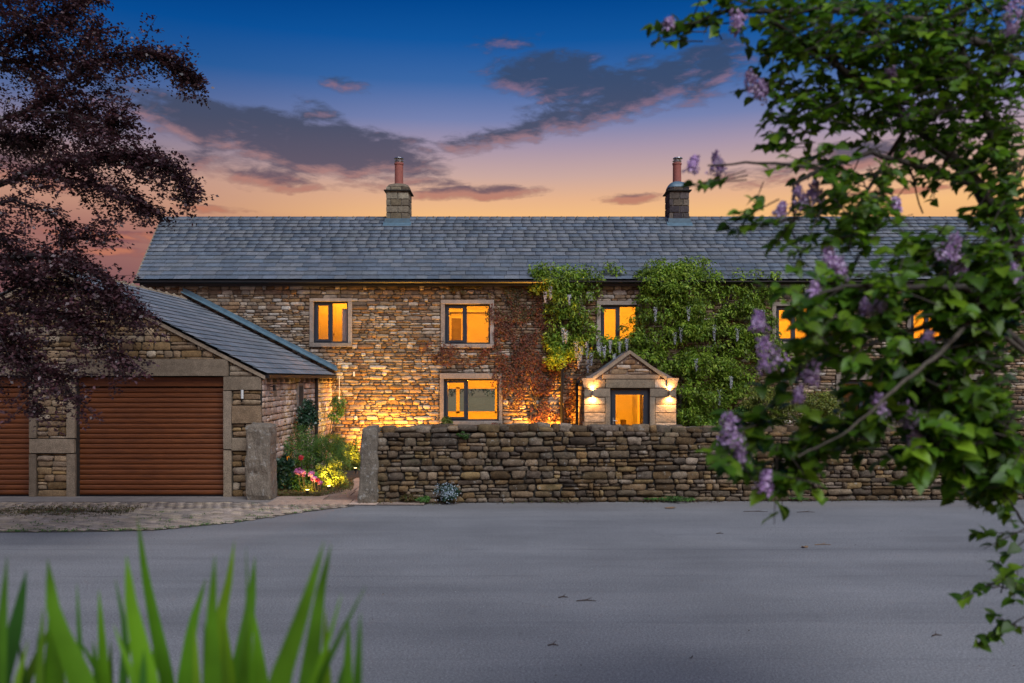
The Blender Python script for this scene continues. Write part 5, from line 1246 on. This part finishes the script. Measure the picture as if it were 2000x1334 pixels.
for (px, py, rx, ry, n, y0, y1) in Z:
    X, Yp, _ = ell_pts(px, py, rx, ry, int(n*(.75 if py > 950 else 2.3 if px > 1880 else 2.5 if px > 1600 and py < 300 else 1.65 if px > 1700 else 1.05)))
    for x, y in zip(X, Yp):
        if (1485 < x < 1600 and 570 < y < 700) and random.random() < .8 or (1765 < x < 1850 and 590 < y < 665) and random.random() < .8: continue
        Y = random.uniform(y0, y1); c = P(x, y, Y); d = Vector((-.7+random.gauss(0, .5), random.gauss(0, .5), -.15+random.gauss(0, .45))).normalized(); L = random.uniform(.12, .22)
        mb.tube([c-d*L*.6, c+d*L*.4, c+d*L], [.0035, .003, .0015], 4)
        u_ = d.orthogonal().normalized(); v_ = d.cross(u_); np_ = random.choice((3, 4, 4, 5))
        for k in range(np_):
            u_, v_ = (u_, v_) if k % 2 else (v_, -u_)
            for s_ in (1, -1):
                p = c+d*L*(k/np_)*1.1; tg = (u_*s_+d*.7+Vector((0, 0, -.35))+Vector((random.gauss(0, .2),)*3)).normalized(); nr = (d*.3+Vector((0, -.25, .9))+Vector((random.gauss(0, .45), random.gauss(0, .45), 0)))
                lp.append(tuple(p)); lr.append((tuple(nr), tuple(tg))); lz.append(random.uniform(.05, .08)*(.86 if Y > 3.8 else 1.05))
mb.build('branches', M['bark'], lil, smooth=True)
lp = np.array(lp); RM = rotmats(np.array([a for a, b in lr]), np.array([b for a, b in lr])); lz = np.array(lz)
base_ = org(lil); me = fast_mesh('leaf', *L_HEART); me.materials.append(M['lilac'])
inframe = (lp[:, 1] > 0) & (np.abs(lp[:, 0]/lp[:, 1]*F) < 985); order = np.argsort(-(lz/lp[:, 1])*np.where(inframe, 1, .01)); big = order[:300]; rest = order[300:]
for i in big:
    o = bpy.data.objects.new('leaf', me); COL.objects.link(o); o.parent = lil
    mt = Matrix(RM[i].tolist()).to_4x4() @ Matrix.Diagonal((lz[i], lz[i], lz[i], 1)); mt.translation = Vector(lp[i])-base_; o.matrix_local = mt
foliage('foliage', [(lp[rest], RM[rest], lz[rest], L_HEART)], M['lilac'], lil)
print('lilac leaves', len(lp))
FL = [(1440, 45, 40, 4.0, .8), (1305, 50, 0, 4.0, .7), (1425, 840, 1, 3.5, 1.1), (1445, 890, 1, 3.5, .7), (1500, 690, 1, 3.4, 1.15), (1482, 627, 1, 3.4, .6), (1585, 730, 1, 3.5, .8), (1495, 940, 1, 3.5, .7), (1620, 505, 1, 3.8, .8), (1640, 525, 1, 3.8, .8),
      (1715, 795, 1, 3.5, .8), (1775, 810, 1, 3.6, .8), (1790, 865, 1, 3.6, .8), (1860, 485, 1, 3.8, 1.0), (1975, 545, 1, 3.7, 1.0), (1870, 520, 1, 3.8, .7), (1560, 385, 1, 4.0, .9), (1590, 375, 1, 4.0, .8), (1400, 320, 1, 3.95, .8), (1355, 320, 1, 3.95, .6),
      (1780, 230, 1, 4.2, .8), (1740, 150, 1, 4.2, .6), (1980, 30, 1, 3.9, 1.3), (1470, 160, 1, 4.0, .9), (1490, 180, 1, 4.0, .6), (1590, 565, 1, 3.5, .5), (1720, 590, 1, 3.5, .6), (1810, 665, 1, 3.6, .6), (1525, 410, 1, 4.0, .6), (1750, 400, 1, 4.0, .5), (1690, 600, 1, 3.5, .5), (1560, 770, 1, 3.5, .5)]
for (px, py, _, Y, s_) in FL:
    c = P(px, py, Y); ax = Vector((random.uniform(-.5, .5), random.uniform(-.3, .3), 1 if py > 300 or random.random() < .5 else -1)).normalized(); n = 190; L = .12*s_
    tt = rng.uniform(-.5, .5, n); rad = .050*s_*(1.05-(tt+.5)*.7)*rng.uniform(.35, 1.25, n); a = rng.uniform(0, 6.28, n); u_ = ax.orthogonal().normalized(); v_ = ax.cross(u_)
    U, Vv, Ax = map(np.array, (u_, v_, ax)); rd_ = np.cos(a)[:, None]*U+np.sin(a)[:, None]*Vv
    pos = np.array(c)+Ax*(tt*L)[:, None]+rd_*rad[:, None]
    foliage('flower_cluster', [(pos, rotmats(rd_+rng.normal(size=(n, 3))*.4), rng.uniform(.014, .024, n), L_SMALL)], M['lilac_fl'], lil, kind=None)
# ================================================================== iris leaves in the foreground
def iris(label, blades, Y):
    bx = sum(b[0][-1][0] for b in blades)/len(blades); t = thing('iris_clump', (GX(bx, Y), Y, .98), label, 'iris', 'iris clumps on the near bank')
    lo_, hi_ = min(b[0][0][0] for b in blades), max(b[0][0][0] for b in blades)
    for _ in range(5):
        x = random.uniform(lo_, hi_); blades = blades+[([(x, random.uniform(1180, 1300)), (x*.8+.2*(lo_+hi_)/2+random.uniform(-12, 12), 1345)], random.uniform(16, 30))]
    for pts, wpx in blades:
        Yb = Y+random.uniform(-.18, .18); pts = list(pts)+[(pts[-1][0]+(pts[-1][0]-pts[-2][0])*.35, HZ+(CH-.97)/Yb*F)]
        P3 = [P(x, y, Yb) for x, y in pts]; n = 14; hw = wpx*.56/F*Yb; mb = MB(); tw = random.uniform(-.5, .5)
        dl_ = [0]
        for a, b in zip(P3, P3[1:]): dl_.append(dl_[-1]+(b-a).length)
        for i in range(n+1):
            s_ = dl_[-1]*i/n; k = max(j for j in range(len(dl_)) if dl_[j] <= s_+1e-9); k = min(k, len(P3)-2); f = (s_-dl_[k])/(dl_[k+1]-dl_[k]); p = P3[k].lerp(P3[k+1], f)
            wv = hw*min(1, (i/n/.42))**.75+.0006; ca_, sa_ = math.cos(tw*(1-i/n)), math.sin(tw*(1-i/n))
            mb.v += [(p.x-wv*ca_, p.y-wv*sa_, p.z), (p.x, p.y-wv*.18, p.z), (p.x+wv*ca_, p.y+wv*sa_, p.z)]
        for i in range(n):
            q = i*3; mb.f += [(q, q+1, q+4, q+3), (q+1, q+2, q+5, q+4)]
        mb.build('leaf', M['iris'], t, smooth=True)
iris('clump of sword shaped iris leaves in the bottom left corner', [([(14, 1085), (-5, 1334)], 40), ([(52, 1112), (30, 1230), (-5, 1334)], 48), ([(93, 1092), (105, 1200), (165, 1345)], 50), ([(98, 1180), (108, 1334)], 42), ([(108, 1205), (82, 1260), (45, 1345)], 28), ([(55, 1250), (30, 1345)], 26)], 2.15)
iris('clump of iris leaves with the tallest narrow blade', [([(193, 1152), (205, 1345)], 24), ([(222, 1220), (240, 1270), (268, 1345)], 20), ([(247, 1085), (256, 1180), (290, 1345)], 42), ([(269, 1012), (283, 1120), (302, 1215), (330, 1345)], 26), ([(302, 1235), (300, 1345)], 24), ([(150, 1140), (160, 1345)], 12), ([(155, 1250), (212, 1345)], 22), ([(225, 1130), (245, 1230), (240, 1345)], 16)], 2.3)
iris('clump of iris leaves left of the forked blades', [([(402, 1130), (375, 1220), (360, 1345)], 30), ([(420, 1085), (413, 1200), (415, 1345)], 34), ([(458, 1055), (448, 1130), (430, 1210), (445, 1345)], 34), ([(498, 1088), (490, 1180), (462, 1345)], 32), ([(496, 1195), (512, 1345)], 30), ([(480, 1070), (484, 1150), (470, 1345)], 10), ([(380, 1220), (385, 1345)], 20)], 2.2)
iris('forked iris leaves right of the other clumps', [([(633, 1056), (612, 1130), (580, 1230), (540, 1345)], 46), ([(647, 1062), (625, 1160), (600, 1345)], 32), ([(667, 1160), (645, 1240), (605, 1345)], 16), ([(714, 1145), (670, 1230), (615, 1345)], 17)], 2.1)
# ================================================================== bits lying on the road
def road_bit(name, px, py, L, label, cat, mat, ang=0):
    g = ground(px, py)
    if cat == 'twig':
        mb = MB(); d = Vector((math.cos(ang), math.sin(ang), 0))*L; q = [g-d*.5+Vector((0, 0, .008)), g+Vector((0, .02, .012)), g+d*.5+Vector((0, 0, .008))]; mb.tube(q, [.005, .006, .003], 5)
        mb.tube([q[1], q[1]+d*.3+Vector((0, .06, .01))], [.004, .002], 4); o = mb.build(name, mat)
    else:
        mb = MB(); n = 8
        mb.v.append(tuple(g+Vector((0, 0, .012))))
        for i in range(n): t = 2*math.pi*i/n; mb.v.append(tuple(g+Vector((L*.5*math.cos(t)*random.uniform(.7, 1.1), L*.35*math.sin(t)*random.uniform(.7, 1.1), random.uniform(.006, .03)))))
        for i in range(n): mb.f.append((0, 1+i, 1+(i+1) % n))
        o = mb.build(name, mat)
    tag(o, label, cat)
road_bit('fallen_leaf', 1571, 1070, .10, 'curled dry leaf on the tarmac right of centre', 'leaf', M['dry_leaf'])
road_bit('twig', 1607, 1065, .22, 'pale twig beside the curled leaf on the tarmac', 'twig', M['dry_leaf'], .05)
road_bit('twig', 1476, 1000, .40, 'brown twig lying near the boundary wall', 'twig', M['twig'], -.1)
road_bit('fallen_leaf', 1310, 993, .22, 'pale fallen leaf on the road below the green weeds', 'leaf', M['dry_leaf'])
road_bit('twig', 1145, 1175, .20, 'thin twig on the road near the centre', 'twig', M['twig'], 0)
road_bit('twig', 1100, 1168, .10, 'very short twig left of the thin centre twig', 'twig', M['twig'], .1)
road_bit('twig', 1830, 1243, .10, 'short dark twig on the road at the lower right', 'twig', M['twig'], .2)
road_bit('twig', 1406, 1043, .10, 'small dark twig on the road below the porch', 'twig', M['twig'], 0)
road_bit('twig', 1574, 1001, .3, 'flat twig near the wall right of the brown one', 'twig', M['twig'], 0)
road_bit('pebble', 1350, 1287, .035, 'dark pebble on the road at the bottom', 'pebble', M['twig'])
road_bit('twig', 1080, 1262, .09, 'short twig on the road near the bottom centre', 'twig', M['twig'], -.05)
pos = []
for _ in range(600):
    x = random.uniform(-7, 9); y = random.uniform(6, 15.3) if random.random() < .7 else random.gauss(15.2, .15); pos.append((x, min(y, 15.3+x*.04), .004))
pos = np.array(pos); n = len(pos)
tag(foliage('road_litter', [(pos, rotmats(rng.normal(size=(n, 3))*.3+np.array([0, 0, 1])), rng.uniform(.006, .022, n), L_SMALL)], M['twig'], None), 'tiny scattered leaf scraps on the tarmac', kind='stuff')
